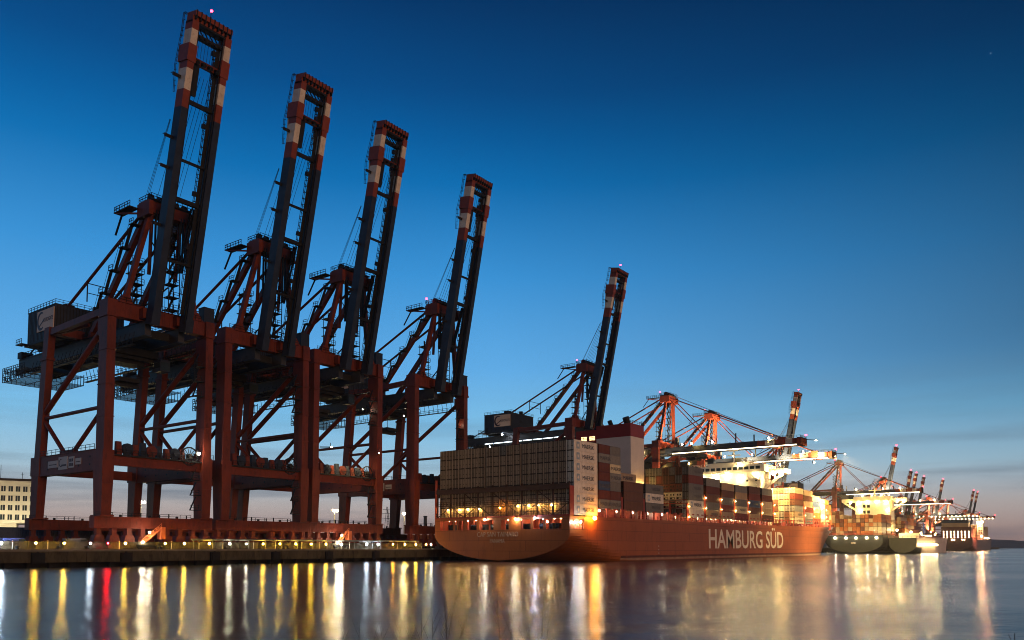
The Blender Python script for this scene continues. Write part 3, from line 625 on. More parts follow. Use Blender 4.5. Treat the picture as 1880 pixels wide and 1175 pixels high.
for k, mt in (('F', FLOOD), ('G', FLOODY)):
    for (u, t, z) in ((-4.9, -14, -1.5), (-4.9, -2.5, 1.4), (-4.9, 8, 1.2), (-4.9, 24, 1.2), (4.9, 44, .8), (-4.9, 52, .9), (-2, -36, -3.8), (-5.4, -30, -3.6)):
        p = boom_pt(u, t, z, False); flood(CR[k], p, mt, .58)
    for j in range(16): strip(CR[k], boom_pt(-4.9, 3+j*3.9, -3.15, False), boom_pt(-4.9, 6.6+j*3.9, -3.15, False), r=.2)
def boom_spot(cr, energy, aim, t=72.5):  # boom-end lamps, with strong beams added to light the hull
    p = boom_pt(0, t, -1.2, False); q = MB(); q.box(p.x-.9, p.x+.9, p.y-.3, p.y+.3, p.z-.1, p.z+.5, 0); q.box(p.x-.8, p.x+.8, p.y-.25, p.y+.25, p.z-.22, p.z-.1, 1); q.beam(p, (p.x, p.y+4.5, p.z+.6), .3, .3, 0)
    fl = q.build('boom_end_floodlight', [STEEL, FLOODY], cr)
    ld = bpy.data.lights.new('flood_beam', 'SPOT'); ld.energy = energy; ld.color = (1, .68, .27); ld.spot_size = R(150); ld.spot_blend = .5; ld.shadow_soft_size = .8
    lo = bpy.data.objects.new('flood_beam', ld); COL.objects.link(lo); lo.parent = fl; lo.location = (p.x, p.y, p.z-.6)
    lo.rotation_euler = Vector(aim).to_track_quat('-Z', 'Y').to_euler(); lo.scale = (1, 1, 1)
    return fl
boom_spot(CR['F'], 2.2e5, (.25, .05, -1)); boom_spot(CR['G'], 1.3e6, (.4, .05, -1)); boom_spot(CR['G'], 1.8e6, (1, .12, -.34), 66.5).children[0].data.spot_size = R(60)  # second lamp on G is added, lighting the stacks of the next ship
for k, e in (('F', 1.3e5), ('G', 4.5e5), ('H', 4e5), ('I', 1.5e5), ('J', 6e5), ('R1', 8e5), ('R2', 4e5), ('R4', 4e5), ('K', 8e5), ('L', 8e5), ('R5', 4e5), ('R6', 5e5)):  # added bracket floodlights that give the crane steel its orange wash
    lo_ = k in 'FGIJKL'; wash(CR[k], (-8, -17, 51.6) if lo_ else (-8.5, -5, 55), (-2, 2, 66), e*(1.6 if lo_ else .5), 75, (-4.8, -17, 50) if lo_ else (-8.5, -1, 54)); wash(CR[k], (-13.8, -5, 24), (-10.6, 0, 44), e*1.3, 85, (-11.75, -1.9, 24))
    if k == 'G':
        for yy in (-24, -44, -62): wash(CR[k], (-11, yy, 45), (-2, yy-3, 50.5), 8e4, 110, (-4.8, yy, 48.2))  # lamps added beside the boom to brighten its flank
for k in ('H', 'R1'): wash(CR[k], (-8.6, -8, 55.5), boom_pt(-1, 54, -1, True), 7e5, 50, (-8.6, -1.2, 54))  # lamps added to brighten the raised booms
for k in 'IJ':
    for (u, t, z) in ((-5.2, -3.2, 1.2), (-4.9, 14, .9), (-4.9, 36, .9), (-4.9, 50, .9), (-5.4, -30, -3.6)): flood(CR[k], boom_pt(u, t, z, False), FLOOD, .6)
    for j in range(12): strip(CR[k], boom_pt(-4.9, 6+j*5, -3.2, False), boom_pt(-4.9, 10.6+j*5, -3.2, False), r=.24)
for k in 'KL':
    for j in range(16): flood(CR[k], boom_pt(-5.0, -20+j*5.6, -3.3, False), TINY, .75, 'edge_light')
for (x, y, z) in ((-6, -3, 20), (7, -2, 40), (-3, 20, 45), (5, -2, 56)): flood(CR['H'], (x, y, z), FLOODY, .65)
for k, dl in (('B', -77.9), ('C', -78.0), ('D', -78.8), ('E', -78.3)):
    for ch in CR[k].children:
        if ch.name.split('.')[0] == 'boom': ch.rotation_euler.x = R(dl)
for k, dy in (('B', 5.5), ('C', -3), ('D', 8), ('F', -30), ('G', -38), ('I', -22)):
    for ch in CR[k].children:
        if ch.name.split('.')[0] == 'trolley': ch.location.y += dy
for k in ('R1', 'R2', 'R3', 'R4', 'R5', 'R6', 'R7'):
    for (x, y, z) in ((-6, -3, 22), (7, -2, 44)): flood(CR[k], (x, y, z), FLOODY, .8)

# ------------------------------------------------------------------ the red container ship
SX, SY = 181., 139.05; HB = 23.9
ship = empty('container_ship', (SX, SY, 0))
tag(ship, 'huge rust red container ship moored along the quay, white lettering on its side', 'ship')
def interp(x, pts):
    if x <= pts[0][0]: return pts[0][1]
    for (a, b), (c_, d) in zip(pts[:-1], pts[1:]):
        if x <= c_: return b+(d-b)*(x-a)/(c_-a)
    return pts[-1][1]
def zdeck(s): return interp(s, [(-2, 12.3), (71, 12.7), (145, 13.0), (220, 13.9), (285, 15.0), (336, 16.6)])
def halfw(s, z):
    zd = zdeck(s)
    if s < 60:
        zc, zb, p = 7.5-.20*max(s, 0), .2-.13*max(s, 0), 1.85+.05*max(s, 0)
        if z >= zc: return HB
        t = min(1, (zc-z)/(zc-zb)); return HB*max(0, 1-t**p)**(1/p)
    hd = HB*(1-(max(0, s-210)/126)**1.7)
    hl = HB*(1-(max(0, s-178)/126)**2) if s < 304 else -(s-304)*.55
    g = max(0, min(1, z/zd))**1.25
    return max(0.03, hl+(hd-hl)*g)
SS = [-1.5, .8, 5.8, 10, 15, 20, 26, 32, 40, 48, 59.9]+[70+k*12 for k in range(12)]+[210+k*7 for k in range(18)]+[336]
def zrows(s):
    zb = max(-3., .2-.13*max(s, 0)) if s < 60 else -3.
    if s > 300:
        hd = HB*(1-(max(0, s-210)/126)**1.7); hl = HB*(1-((s-178)/126)**2) if s < 304 else -(s-304)*.55
        if hl < .05: zb = min(zdeck(s)-.4, zdeck(s)*((-hl+.03)/(hd-hl+.03))**.8)
    lo = [zb+(8.9-zb)*(k/14.) for k in range(15)]; zd = zdeck(s)
    if zb > 8: lo = [zb+(zd-zb)*k/16 for k in range(15)]; return lo+[zb+(zd-zb)*15/16, zd]
    if zb > -3 and s > 300: return lo[:-1]+[8.9, 11.9, zd]
    return lo+[11.62, zd]
hm = MB(); nr = 17
for side in (-1, 1):
    base = len(hm.v)
    for s in SS:
        for z in zrows(s): hm.v.append((s, side*halfw(s, z), z))
    for i in range(len(SS)-1):
        for j in range(nr-1):
            if i == 1 and j == 14: continue
            a = base+i*nr+j
            q = (a, a+nr, a+nr+1, a+1); hm.f.append(q if side < 0 else q[::-1]); hm.m.append(0)
# underside of the counter
# transom with its mooring deck openings
OP = [(160.9, 159.6), (159.2, 155.8), (153.7, 151.6), (150.7, 146.7), (145.8, 140.7), (138.0, 135.3), (131.1, 127.8), (126.9, 123.6), (123.1, 117.7), (154.9, 154.4)]
ys = sorted({-HB, HB}|{round(a-SY, 2) for p in OP for a in p}); ys = sorted(ys+[-10.5+1.5*0])
ops = [(round(b-SY, 2), round(a-SY, 2)) for a, b in OP]
zr = zrows(-1.5); base = len(hm.v)
for y in ys:
    for z in zr: hm.v.append((-1.5, y/HB*halfw(-1.5, z), z))
for i in range(len(ys)-1):
    mid = (ys[i]+ys[i+1])/2
    for j in range(nr-1):
        if j == 14 and any(a < mid < b for a, b in ops): continue
        a = base+i*nr+j; hm.f.append((a, a+1, a+nr+1, a+nr)); hm.m.append(0)
# deck edge bulwark lip
hn, hl_ = HULL.node_tree.nodes, HULL.node_tree.links
tcn = hn.new('ShaderNodeTexCoord'); sx_ = hn.new('ShaderNodeSeparateXYZ'); cx_ = hn.new('ShaderNodeCombineXYZ'); ad_ = hn.new('ShaderNodeMath')
hl_.new(tcn.outputs['Object'], sx_.inputs[0]); hl_.new(sx_.outputs['X'], ad_.inputs[0]); hl_.new(sx_.outputs['Y'], ad_.inputs[1]); hl_.new(ad_.outputs[0], cx_.inputs['X']); hl_.new(sx_.outputs['Z'], cx_.inputs['Y'])
bk = hn.new('ShaderNodeTexBrick'); hl_.new(cx_.outputs[0], bk.inputs['Vector']); bk.inputs['Scale'].default_value = 1; bk.inputs['Brick Width'].default_value = 11; bk.inputs['Row Height'].default_value = 2.9; bk.inputs['Mortar Size'].default_value = .09; bk.inputs['Mortar Smooth'].default_value = .6
bk.inputs['Color1'].default_value = (1, 1, 1, 1); bk.inputs['Color2'].default_value = (.88, .88, .88, 1); bk.inputs['Mortar'].default_value = (.55, .52, .50, 1)
pb = hn['Principled BSDF']; src = pb.inputs['Base Color'].links[0].from_socket; mxh = hn.new('ShaderNodeMix'); mxh.data_type = 'RGBA'; mxh.blend_type = 'MULTIPLY'; mxh.inputs['Factor'].default_value = 1
hl_.new(src, mxh.inputs['A']); hl_.new(bk.outputs['Color'], mxh.inputs['B']); hl_.new(mxh.outputs['Result'], pb.inputs['Base Color'])
hull = hm.build('hull', [HULL], ship)
for p in hull.data.polygons: p.use_smooth = False
m = MB()      # deck plate
for a, b in zip(SS[:-1], SS[1:]):
    m.face([(a, -halfw(a, zdeck(a)), zdeck(a)-.02), (b, -halfw(b, zdeck(b)), zdeck(b)-.02), (b, halfw(b, zdeck(b)), zdeck(b)-.02), (a, halfw(a, zdeck(a)), zdeck(a)-.02)])
m.box(-1.45, 12, -23.6, 23.6, 12.0, 12.22); m.build('deck', SHIPR, ship)
m = MB()      # boot topping and pale scum at the waterline, bands lying just off the plating
for (z0, z1, mi, off) in ((.2, .8, 1, .03), (.85, 1.5, 0, .025)):
    for a, b in zip(SS[6:-1], SS[7:]):
        pa, pb = [(a, -halfw(a, z0)-off, z0), (a, -halfw(a, z1)-off, z1)], [(b, -halfw(b, z0)-off, z0), (b, -halfw(b, z1)-off, z1)]
        if halfw(b, z0) > .2: m.face([pa[0], pb[0], pb[1], pa[1]], mi)
m.build('waterline_band', [BOOT, WLINE], ship)
m = MB()      # mooring deck room behind the openings
m.box(-1.2, 9, -23.5, 23.5, 8.6, 8.85); m.box(8.8, 9, -23.5, 23.5, 8.85, 12.0)
for y in (-23.4, -8, 8, 23.2): m.box(-1.0, 8.8, y, y+.2, 8.85, 12.0)
for k in range(20): m.box(3.5, 3.8, -22.5+k*2.35, -22.2+k*2.35, 8.85, 12.0)
m.build('mooring_deck', MOOR, ship)
for y in (157.9, 156.4, 148, 149.5, 145, 142, 136.6, 129.6, 130.6, 125, 121.8, 119.8):
    m = MB(); m.tube((.3, y-SY-.5, 9.7), (.3, y-SY+.5, 9.7), .72, 12); m.box(-.4, 1.0, y-SY-.62, y-SY-.42, 8.85, 10.5); m.box(-.4, 1.0, y-SY+.42, y-SY+.62, 8.85, 10.5)
    m.build('winch', BLACK, ship)
for (y, z, s, mt, r, nm) in ((158, 11.4, 5, TINY, .3, ''), (153, 11.3, 5, TINY, .3, ''), (148.4, 10.8, 1.2, COOL, .22, ''), (149.9, 11.3, 3, TINY, .25, ''), (136.4, 11.0, 1.5, YELW, .25, ''), (133.4, 11.3, 2, TINY, .3, ''),
                         (129, 11.4, 5, TINY, .3, ''), (123.9, 10.9, 1.0, YELW, .22, ''), (120, 11.3, 5, TINY, .35, ''), (126, 11.4, 5, TINY, .3, ''), (160.2, 11.4, 3, TINY, .2, ''), (122.2, 11.4, 4, TINY, .25, ''), (143, 11.3, 5, TINY, .3, ''), (138, 11.3, 5, TINY, .3, '')):
    m = MB(); m.ball((min(s, 2.) if mt is TINY else s, y-SY, 11.82 if mt is TINY else z), r*.62 if mt is TINY else r*.7); m.build('mooring_lamp', MLAMP if mt is TINY else mt, ship)
for (y, z, mt, r) in ((143.4, 11.75, YELW, .25), (132.5, 11.75, YELW, .25), (126, 11.9, BLUEW, .22)):
    m = MB(); m.ball((-2.1, y-SY, z), r, 0); m.box(-2.0, -1.5, y-SY-.15, y-SY+.15, z+.2, z+.5, 1); m.build('stern_lamp', [mt, STEEL], ship)
def ship_text(body, w_, h_, loc, rz, mt, depth=.05, nm='lettering', bold=0.):
    o = obj(nm, text_mesh(body, w_, h_, depth, nm, mt, bold), ship, loc); o.rotation_euler.z = rz; return o
ship_text('CAP SAN TAINARO', 14.6, 1.35, (-1.53, 139.3-SY, 7.6), R(-90), LETD)
for q_ in range(6):
    m = MB(); m.box(50+q_ % 2*215, 50.7+q_ % 2*215, -HB-.02, -HB-.012, 1.9+q_//2*1.1, 2.3+q_//2*1.1); m.build('draught_mark', LETD, ship) if q_ % 2 == 0 else None
ship_text('PANAMA', 5.2, 1.15, (-1.53, 139.3-SY, 5.75), R(-90), LETD)
ship_text('HAMBURG SÜD', 80, 8.6, (129.5, -HB-.03, 7.75), 0, LETW, bold=.014)
# side opening by the stern and the big sodium lamp
m = MB(); m.box(.8, 5.8, -HB+2.4, -HB+2.6, 8.9, 11.9)
for k in range(6): m.box(.9+k*.95, 1.1+k*.95, -HB+.05, -HB+.2, 8.9, 10.6)
m.build('side_recess', MOOR, ship)
for (s, y, z, mt, r, nm) in ((.2, -HB-.6, 10.6, COOL, .2, 0), (3.3, -HB-.5, 10.7, YELW, .26, 0), (9.4, -HB-1.2, 11.9, ORG, .52, 0)):
    m = MB(); m.ball((s, y, z), r, 0); m.beam((s, y+.2, z+.4), (s, -HB+.2, z+.9), .14, .14, 1); m.build('side_lamp', [mt, STEEL], ship)
# stern lashing bridge: posts, walkway, dark top girder, braces
m = MB()
for k in range(10):
    y = -23.4+k*5.2; m.box(-.95, -.65, y-.18, y+.18, 12.3, 21.6)
m.box(-1.2, -.45, -23.6, 23.6, 19.6, 21.0); m.box(-1.3, -.3, -23.6, 23.6, 16.0, 16.15); m.box(-1.3, -.4, -23.6, 23.6, 12.3, 12.7, 1)
for k in range(9):
    y = -23.4+k*5.2
    if k % 2: m.beam((-.9, y, 12.6), (-.9, y+5.2, 16.0), .22, .22)
    else: m.beam((-.9, y+5.2, 12.6), (-.9, y, 16.0), .22, .22)
    if k in (1, 4, 6): m.beam((-.9, y, 16.1), (-.9, y+5.2, 19.6), .22, .22)
m.rail([(-1.2, -23.5, 16.15), (-1.2, 23.5, 16.15)], 1.1, 1.3, .05); m.rail([(-1.35, -23.5, 12.7), (-1.35, 23.5, 12.7)], 1.1, 1.6, .05)
m.build('stern_lashing_bridge', [DKST, SHIPR], ship)
m = MB(); m.box(-1.6, -.4, 23.6, 23.9, 12.3, 20); m.beam((-.9, 23.95, 12.3), (-.9, 23.95, 24), .5, .5); m.box(-1.0, .9, -23.8, -23.5, 12.3, 20.4); m.build('corner_post', SHIPR, ship)
for px in (159.4, 154.8, 151.6, 147.4, 133.3, 129.6, 126.2, 122.0):
    z = 15.5 if px < 140 else 15.0; m = MB(); m.ball((.15, px-SY, z), .19, 0); m.box(-.25, .42, px-SY-.45, px-SY+.45, z+.16, z+.24, 1); m.build('lashing_lamp', [FLOODY, DKST], ship)
m = MB(); m.ball((-1.3, 138.6-SY, 15.0), .2); m.build('lashing_lamp', ORG, ship)
# deck edge: stanchions, lamps and passage lights under the stacks
st = MB(); st.box(-.22, .22, -.18, .18, 0, 2.6); st.box(-.9, .9, -.5, .1, 2.2, 2.6); stm = st.mesh('stanchion', SHIPR)
lm = MB(); lm.ball((0, 0, 0), .2); lmm = {k: lm.mesh('deck_lamp', v) for k, v in (('w', YELW), ('t', TINY), ('r', ORG))}
k = 0; s = 14.
while s < 268:
    hwid = halfw(s, zdeck(s)); o = obj('stanchion', stm, ship, (s, -hwid+.5, zdeck(s)-.02))
    if k % 2 == 0 or s > 85:
        obj('deck_lamp', lmm['w' if s in (14, 22) or k % 7 == 1 else 't'], ship, (s+1.6, -hwid+1.0, zdeck(s)+1.9 if s < 60 else zdeck(s)+1.2))
    s += 4.9 if s < 70 else 3.9; k += 1
m = MB(); pr = [(s, -halfw(s, zdeck(s))+.12, zdeck(s)-.02) for s in range(14, 330, 6)]; m.rail(pr, 1.1, 3, .05); m.build('deck_railing', SHIPR, ship)
m = MB(); m.box(12, 160, -HB+3.0, -HB+3.3, 12.5, 15); m.box(186, 262, -HB+5.0, -HB+5.3, 13.0, 15.5); m.build('hatch_coaming', SHIPR, ship)
# funnel casing: white with a red top, louvres and exhaust pipes
F0, F1, FY0, FY1 = 62., 71.7, -8., 14.
m = MB(); m.box(F0, F1, FY0, 5.5, 24.6, 41.9, 0); m.box(F0, F1, 5.5, FY1, 12.6, 39.4, 0); m.box(F0, F1, FY0+5, 5.5, 12.6, 24.6, 0)
m.hexa([(F0, FY0+3, 21), (F1, FY0+3, 21), (F1, 5.5, 21), (F0, 5.5, 21), (F0, FY0, 24.6), (F1, FY0, 24.6), (F1, 5.5, 24.6), (F0, 5.5, 24.6)], 0)
m.box(F0-.02, F1+.02, FY0-.02, 5.5, 41.9, 46.4, 1); m.box(F0-.02, F1+.02, 5.5, FY1, 39.4, 45.2, 1)
fn = m.build('funnel', [FUNW, FUNR], ship)
for y, r, h in ((-4.8, 1.15, 2.6), (1.6, .8, 1.9), (7.5, .55, 1.0), (9.5, .5, .9)):
    m = MB(); zt = 46.4 if y < 5 else 45.2; m.tube((66, y, zt), (64.8, y+.2, zt+h), r, 14); m.build('exhaust_pipe', BLACK, fn)
for (y, z, h) in ((7.2, 42.2, 1.5), (10.6, 42.2, 1.5), (7.2, 38.2, 1.7), (10.6, 38.2, 1.7)):
    m = MB(); m.box(F0-.12, F0-.03, y-1.1, y+1.1, z-h/2, z+h/2, 0)
    for k in range(3): m.box(F0-.2, F0-.12, y-1.1, y+1.1, z-h/2+h/3*k, z-h/2+h/3*k+.14, 1)
    m.box(F0-.2, F0-.12, y-.07, y+.07, z-h/2, z+h/2, 1)
    m.build('louvre_window', [WIN, FUNR], fn)
m = MB(); m.ball((F0+3, FY0-.6, 25.4), .25); m.ball((F0+7.5, FY0-.6, 25.2), .25); m.build('casing_lamp', FLOODY, fn)
m = MB(); m.rail([(F0, FY0, 46.4), (F1, FY0, 46.4)], 1, 1.5, .05); m.build('casing_rail', STEEL, fn)
# deckhouse with bridge wings
dh = MB(); D0, D1 = 168., 181.
dh.box(D0, D1, -15, 15, 13, 37.4, 0); dh.box(D0-1, D1+1.5, -17, 17, 37.4, 40.6, 0); dh.box(D0+1, D1, -10, 10, 40.6, 42.2, 0)
dh.box(D0+5, D1+1, -23.8, -17, 36.6, 38.7, 0); dh.box(D0+5, D1+1, 17, 23.8, 36.6, 38.7, 0)
for y in (-1, 1):
    dh.beam((D0+5.6, y*15, 30.4), (D0+5.6, y*23.4, 36.4), 1.0, 1.3, 0)
    for yy in (17.2, 19.6, 21.6): dh.beam((D0+5.6, y*yy, 31+(yy-15)*.7), (D0+5.6, y*yy, 36.8), .5, .5, 0)
house = dh.build('deckhouse', [HOUSE], ship)
m = MB()
for y in (-15.2, -12.6, -10, -7.4, -4.8, -2.2, .4, 3, 5.6, 8.2, 10.8, 13.4): m.box(D0-1.06, D0-1.0, y, y+1.9, 38.5, 39.8)
m.build('bridge_window', GLASS, house)
for z in (14.5, 17.5, 20.5, 23.5, 26.5, 29.5, 32.5):
    for y in (-13.5, -9.5, 8.5, 12.2):
        m = MB(); m.box(D0-.05, D0-.0, y, y+.9, z+.6, z+1.5); m.build('cabin_window', GLASS, house)
m = MB()
for k in range(7): m.box(D0-1.6, D0-.02, -15, -10.6, 15.6+k*3, 15.75+k*3); m.rail([(D0-1.5, -15, 15.75+k*3), (D0-1.5, -10.6, 15.75+k*3)], 1.1, 1.1, .05); m.beam((D0-.9, -14.6, 15.7+k*3), (D0-.9, -11, 18.6+k*3), .7, .12)
m.build('outside_stair', HOUSE, house)
m = MB(); m.rail([(D0-1, -17, 40.6), (D0-1, 17, 40.6)], 1.1, 1.6, .05); m.rail([(D0+5, -23.8, 38.7), (D0+5, -17, 38.7)], 1.1, 1.3, .05); m.rail([(D0+5, 17, 38.7), (D0+5, 23.8, 38.7)], 1.1, 1.3, .05)
m.tube((D0+8, 0, 42.2), (D0+8, 0, 49), .35, 8); m.box(D0+7.6, D0+8.4, -3, 3, 46, 46.4); m.box(D0+7.2, D0+7.8, -2, 2, 48, 48.5); m.ball((D0+6, -6, 43.6), .9); m.tube((D0+6, -6, 42.2), (D0+6, -6, 43), .25, 6)
m.build('radar_mast', HOUSE, house)
for (y, z, s) in ((-13, 35.6, -1.2), (-6, 34.6, -1.4), (0, 36.2, -1.4), (6, 35.6, -1.2), (13, 36, -1.2), (-13, 28, -1.6), (-4, 27.6, -2.4), (5, 27.6, -2.4), (12, 29, -1.6), (-19, 36.0, 4.4), (-22.6, 36.2, 4.4), (20, 36, 4.4), (-6, 41, -1.6)):
    m = MB(); m.ball((D0+s, y, z), .34); m.build('deckhouse_lamp', FLOOD, house)
for (y, z) in ((-20, 36.2), (-12, 34), (-4, 34)):  # added floodlights, hidden behind the deckhouse, lighting the forward stacks
    m = MB(); m.box(D1+.05, D1+.9, y-.4, y+.4, z, z+.6, 0); m.ball((D1+1.0, y, z+.1), .3, 1); m.build('added_cargo_light', [STEEL, FLOODY], ship)
    ld = bpy.data.lights.new('flood_beam', 'SPOT'); ld.energy = 7e4; ld.color = (1, .66, .24); ld.spot_size = R(120); ld.spot_blend = .5; ld.shadow_soft_size = .3
    lo = bpy.data.objects.new('flood_beam', ld); COL.objects.link(lo); lo.parent = ship; lo.location = (D1+1.4, y, z); lo.rotation_euler = Vector((1, 0, -1.2)).to_track_quat('-Z', 'Y').to_euler()
# lashing bridges between the bays
LBS = [27.2, 41.0, 72.4, 86.7, 100.8, 114.4, 128.8, 143.5, 158.3, 200.6, 215.3, 229.8, 244.4]
for s in LBS:
    m = MB(); hw = halfw(s, zdeck(s)); zt = zdeck(s)+ (9.5 if s > 80 else 6)
    for y in [-hw+.35+k*6.2 for k in range(int(hw*2/6.2)+1)]: m.box(s-.45, s+.45, y-.22, y+.22, zdeck(s), zt)
    m.box(s-.45, s+.45, -hw+.2, hw-.2, zt, zt+.3); m.box(s-.45, s+.45, -hw+.2, hw-.2, zdeck(s)+4.6, zdeck(s)+4.75); m.rail([(s-.4, -hw+.2, zt+.3), (s-.4, hw-.2, zt+.3)], 1.1, 2, .05)
    m.build('lashing_bridge', SHIPR, ship)
    if s > 70:
        m = MB(); m.box(s-.75, s+.75, -hw+.02, -hw+.2, zt-6.5, zt-.3); m.build('bridge_end_panel', SHIPR, ship)
        m = MB(); m.ball((s, -hw-.45, zt-1.0), .11); m.ball((s, -hw-.45, zt-4.6), .11); m.build('bridge_lamp', FLOODY, ship)
# forecastle
m = MB(); m.box(284, 284.6, -9, 9, 15, 19); m.tube((312, 0, 16), (312, 0, 30), .45, 8, .25); m.box(311.5, 312.5, -2, 2, 24, 24.4); m.rail([(290, -halfw(290, 15.2)+.2, 15.2), (334, -.6, 16.5)], 1.2, 2, .06); m.build('forecastle', SHIPR, ship)

# ------------------------------------------------------------------ containers
CC = {'bone': (.38, .27, .18), 'bone2': (.33, .235, .155), 'grey': (.15, .14, .125), 'grey2': (.20, .185, .16), 'rust': (.115, .029, .015), 'brown': (.125, .052, .030), 'blue': (.05, .075, .14), 'white': (.70, .62, .52),
      'cream': (.58, .48, .30), 'orange': (.34, .11, .03), 'green': (.075, .095, .065), 'maroon': (.16, .035, .022), 'tan': (.38, .26, .15)}
CN = {'bone': 'pale beige', 'bone2': 'pale beige', 'grey': 'dark grey', 'grey2': 'grey', 'rust': 'rust red', 'brown': 'brown', 'blue': 'dark blue', 'white': 'white', 'cream': 'cream', 'orange': 'orange', 'green': 'dark green', 'maroon': 'maroon', 'tan': 'tan'}
CM = {k: mat('container_'+k, v, .55, var=.16, scale=.6, streak=.4, dirt=tuple(x*.45 for x in v), dirt_amt=.55) for k, v in CC.items()}
SEAM = mat('container_seam', (.018, .012, .008), .7, var=.3)
CCACHE = {}
def container_mesh(L, H, col, end):
    key = (L, H, col, end)
    if key in CCACHE: return CCACHE[key]
    W = 2.438; m = MB()
    for x in (0, L-.16):
        for y in (-W/2, W/2-.16): m.box(x, x+.16, y, y+.16, 0, H)
    for y in (-W/2, W/2-.12):
        m.box(.16, L-.16, y+.005, y+.115, 0, .16); m.box(.16, L-.16, y+.005, y+.115, H-.14, H)
    m.face([(0, -W/2, H-.02), (L, -W/2, H-.02), (L, W/2, H-.02), (0, W/2, H-.02)]); m.face([(0, -W/2, .05), (0, W/2, .05), (L, W/2, .05), (L, -W/2, .05)])
    n = int((L-.32)/.42); st = (L-.32)/n                            # corrugated sides
    for sy in (-1, 1):
        for k in range(n):
            x = .16+k*st; a, b = sy*(W/2-.03), sy*(W/2-.085)
            P = [(x, a), (x+st*.3, a), (x+st*.5, b), (x+st*.8, b), (x+st, a)]
            for (xa, ya), (xb, yb) in zip(P[:-1], P[1:]): m.face([(xa, ya, .16), (xb, yb, .16), (xb, yb, H-.14), (xa, ya, H-.14)])
    m.face([(L-.04, -W/2, .1), (L-.04, W/2, .1), (L-.04, W/2, H), (L-.04, -W/2, H)])
    if end == 'door':
        m.box(.03, .10, -W/2+.16, -.02, .16, H-.14); m.box(.03, .10, .02, W/2-.16, .16, H-.14); m.box(.06, .16, -.02, .02, .1, H-.1, 1)
        m.box(0.0, .1, -W/2+.16, W/2-.16, 0, .15, 1); m.box(0.0, .1, -W/2+.16, W/2-.16, H-.12, H, 1)
        for y in (-.86, -.38, .38, .86): m.box(-.03, .03, y-.055, y+.055, .1, H-.1, 1)
        for y in (-.62, .62): m.box(-.03, .03, y-.25, y+.25, 1.1, 1.2, 1)
    else:                                                          # refrigeration unit end
        m.box(.04, .1, -W/2+.16, W/2-.16, .1, H-.1); m.box(.0, .04, -.95, .95, 1.5, 1.58, 1)
        for y in (-.5, .5): m.tube((-.01, y, 1.95), (.05, y, 1.95), .3, 12, m=1)
        m.box(-.01, .04, -.9, .9, .35, 1.1, 1); m.box(-.02, -.01, -.7, .1, .5, .95, 0)
    me = m.mesh('container', [CM[col], SEAM]); CCACHE[key] = me; return me
NCON = [0]
def container(s, y, z, L, H, col, end, label, group):
    o = obj('container', container_mesh(L, H, col, end), None, (SX+s, SY+y, z)); NCON[0] += 1
    return tag(o, label, 'container', group)
LT = text_mesh('MAERSK', 6.0, 1.15, .02, 'lettering', mat('line_blue_ink', (.03, .04, .06), .5, var=.05)); LT2 = text_mesh('MAERSK', 6.0, 1.0, .02, 'lettering', mat('faded_ink', (.10, .085, .075), .5, var=.1))
g = MB(); g.box(-.75, .75, -.012, 0, -.95, .95, 0); v8 = []
for k in range(14):
    rad = .62 if k % 2 == 0 else .3; a = math.pi*k/7+math.pi/2; v8.append((rad*math.cos(a), -.02, rad*math.sin(a)))
g.face(v8, 1); LOGO = g.mesh('star_logo', [mat('logo_blue', (.28, .36, .42), .5, var=.08), CM['white']])
def maersk(o, L, H, faint=False):
    if not faint: obj('star_logo', LOGO, o, (L*.17, -1.225, H*.5))
    obj('lettering', LT2 if faint else LT, o, (L*.60, -1.225, H*.5))
rc = random.Random(11)
PITCH = 2.475
def col_y(k): return HB-1.35-k*PITCH-(.5 if k >= 7 else 0)-(.5 if k >= 12 else 0)+.35        # k=0 at the quay side ... 18 at the water side
GS, GB = 'containers of the stern stack', 'containers on the forward bays'
for k in range(19):
    for t_ in range(7):
        cn = rc.choice(['bone', 'bone', 'bone2', 'bone2', 'bone', 'grey2' if rc.random() < .15 else 'bone2'])
        if k == 18:
            cn = 'white'; lb = f'white container with lettered side at the water corner of the stern stack, {ORD[t_+1]} tier up'
        else: lb = f'{CN[cn]} container in the stern stack, {ORD[t_+1]} tier up, {ORD[k+1]} column from the quay'
        o = container(.9+rc.uniform(-.03, .03), col_y(k), 12.7+t_*2.896, 12.19, 2.87, cn, 'door', lb, GS)
        if k == 18: maersk(o, 12.19, 2.87, t_ == 2)
def stack(s, L, base, H, cols, y, bay, lettered=(), end='door'):
    for t_, cn in enumerate(cols):
        o = container(s, y, base+t_*H, L, H-.03, cn, end, f'{CN[cn]} container, {bay}, {ORD[t_+1]} tier up', GB)
        if t_ in lettered: maersk(o, L, H, lettered[t_])
YW = -HB+1.25
stack(14.0, 6.05, 14.9, 2.6, ['grey2', 'rust', 'blue', 'rust', 'rust', 'grey2', 'rust'], YW, 'aft short column just ahead of the stern stack', {0: True, 2: True, 5: True})
stack(20.25, 6.05, 14.9, 2.6, ['grey2', 'rust', 'grey', 'grey2', 'cream', 'grey2', 'grey'], YW, 'forward short column ahead of the stern stack', {0: True, 3: True, 4: True})
stack(28.2, 12.19, 14.9, 2.85, ['brown', 'brown', 'brown'], YW, 'brown pile just aft of the funnel')
stack(28.2, 12.19, 14.9, 2.85, ['grey', 'grey2', 'grey2', 'bone2'], YW+PITCH, 'second row in from the brown pile', {3: False})
stack(42, 12.19, 14.9, 2.9, ['grey', 'white', 'grey'], YW, 'pile below the white funnel casing', {0: True, 1: False, 2: True})
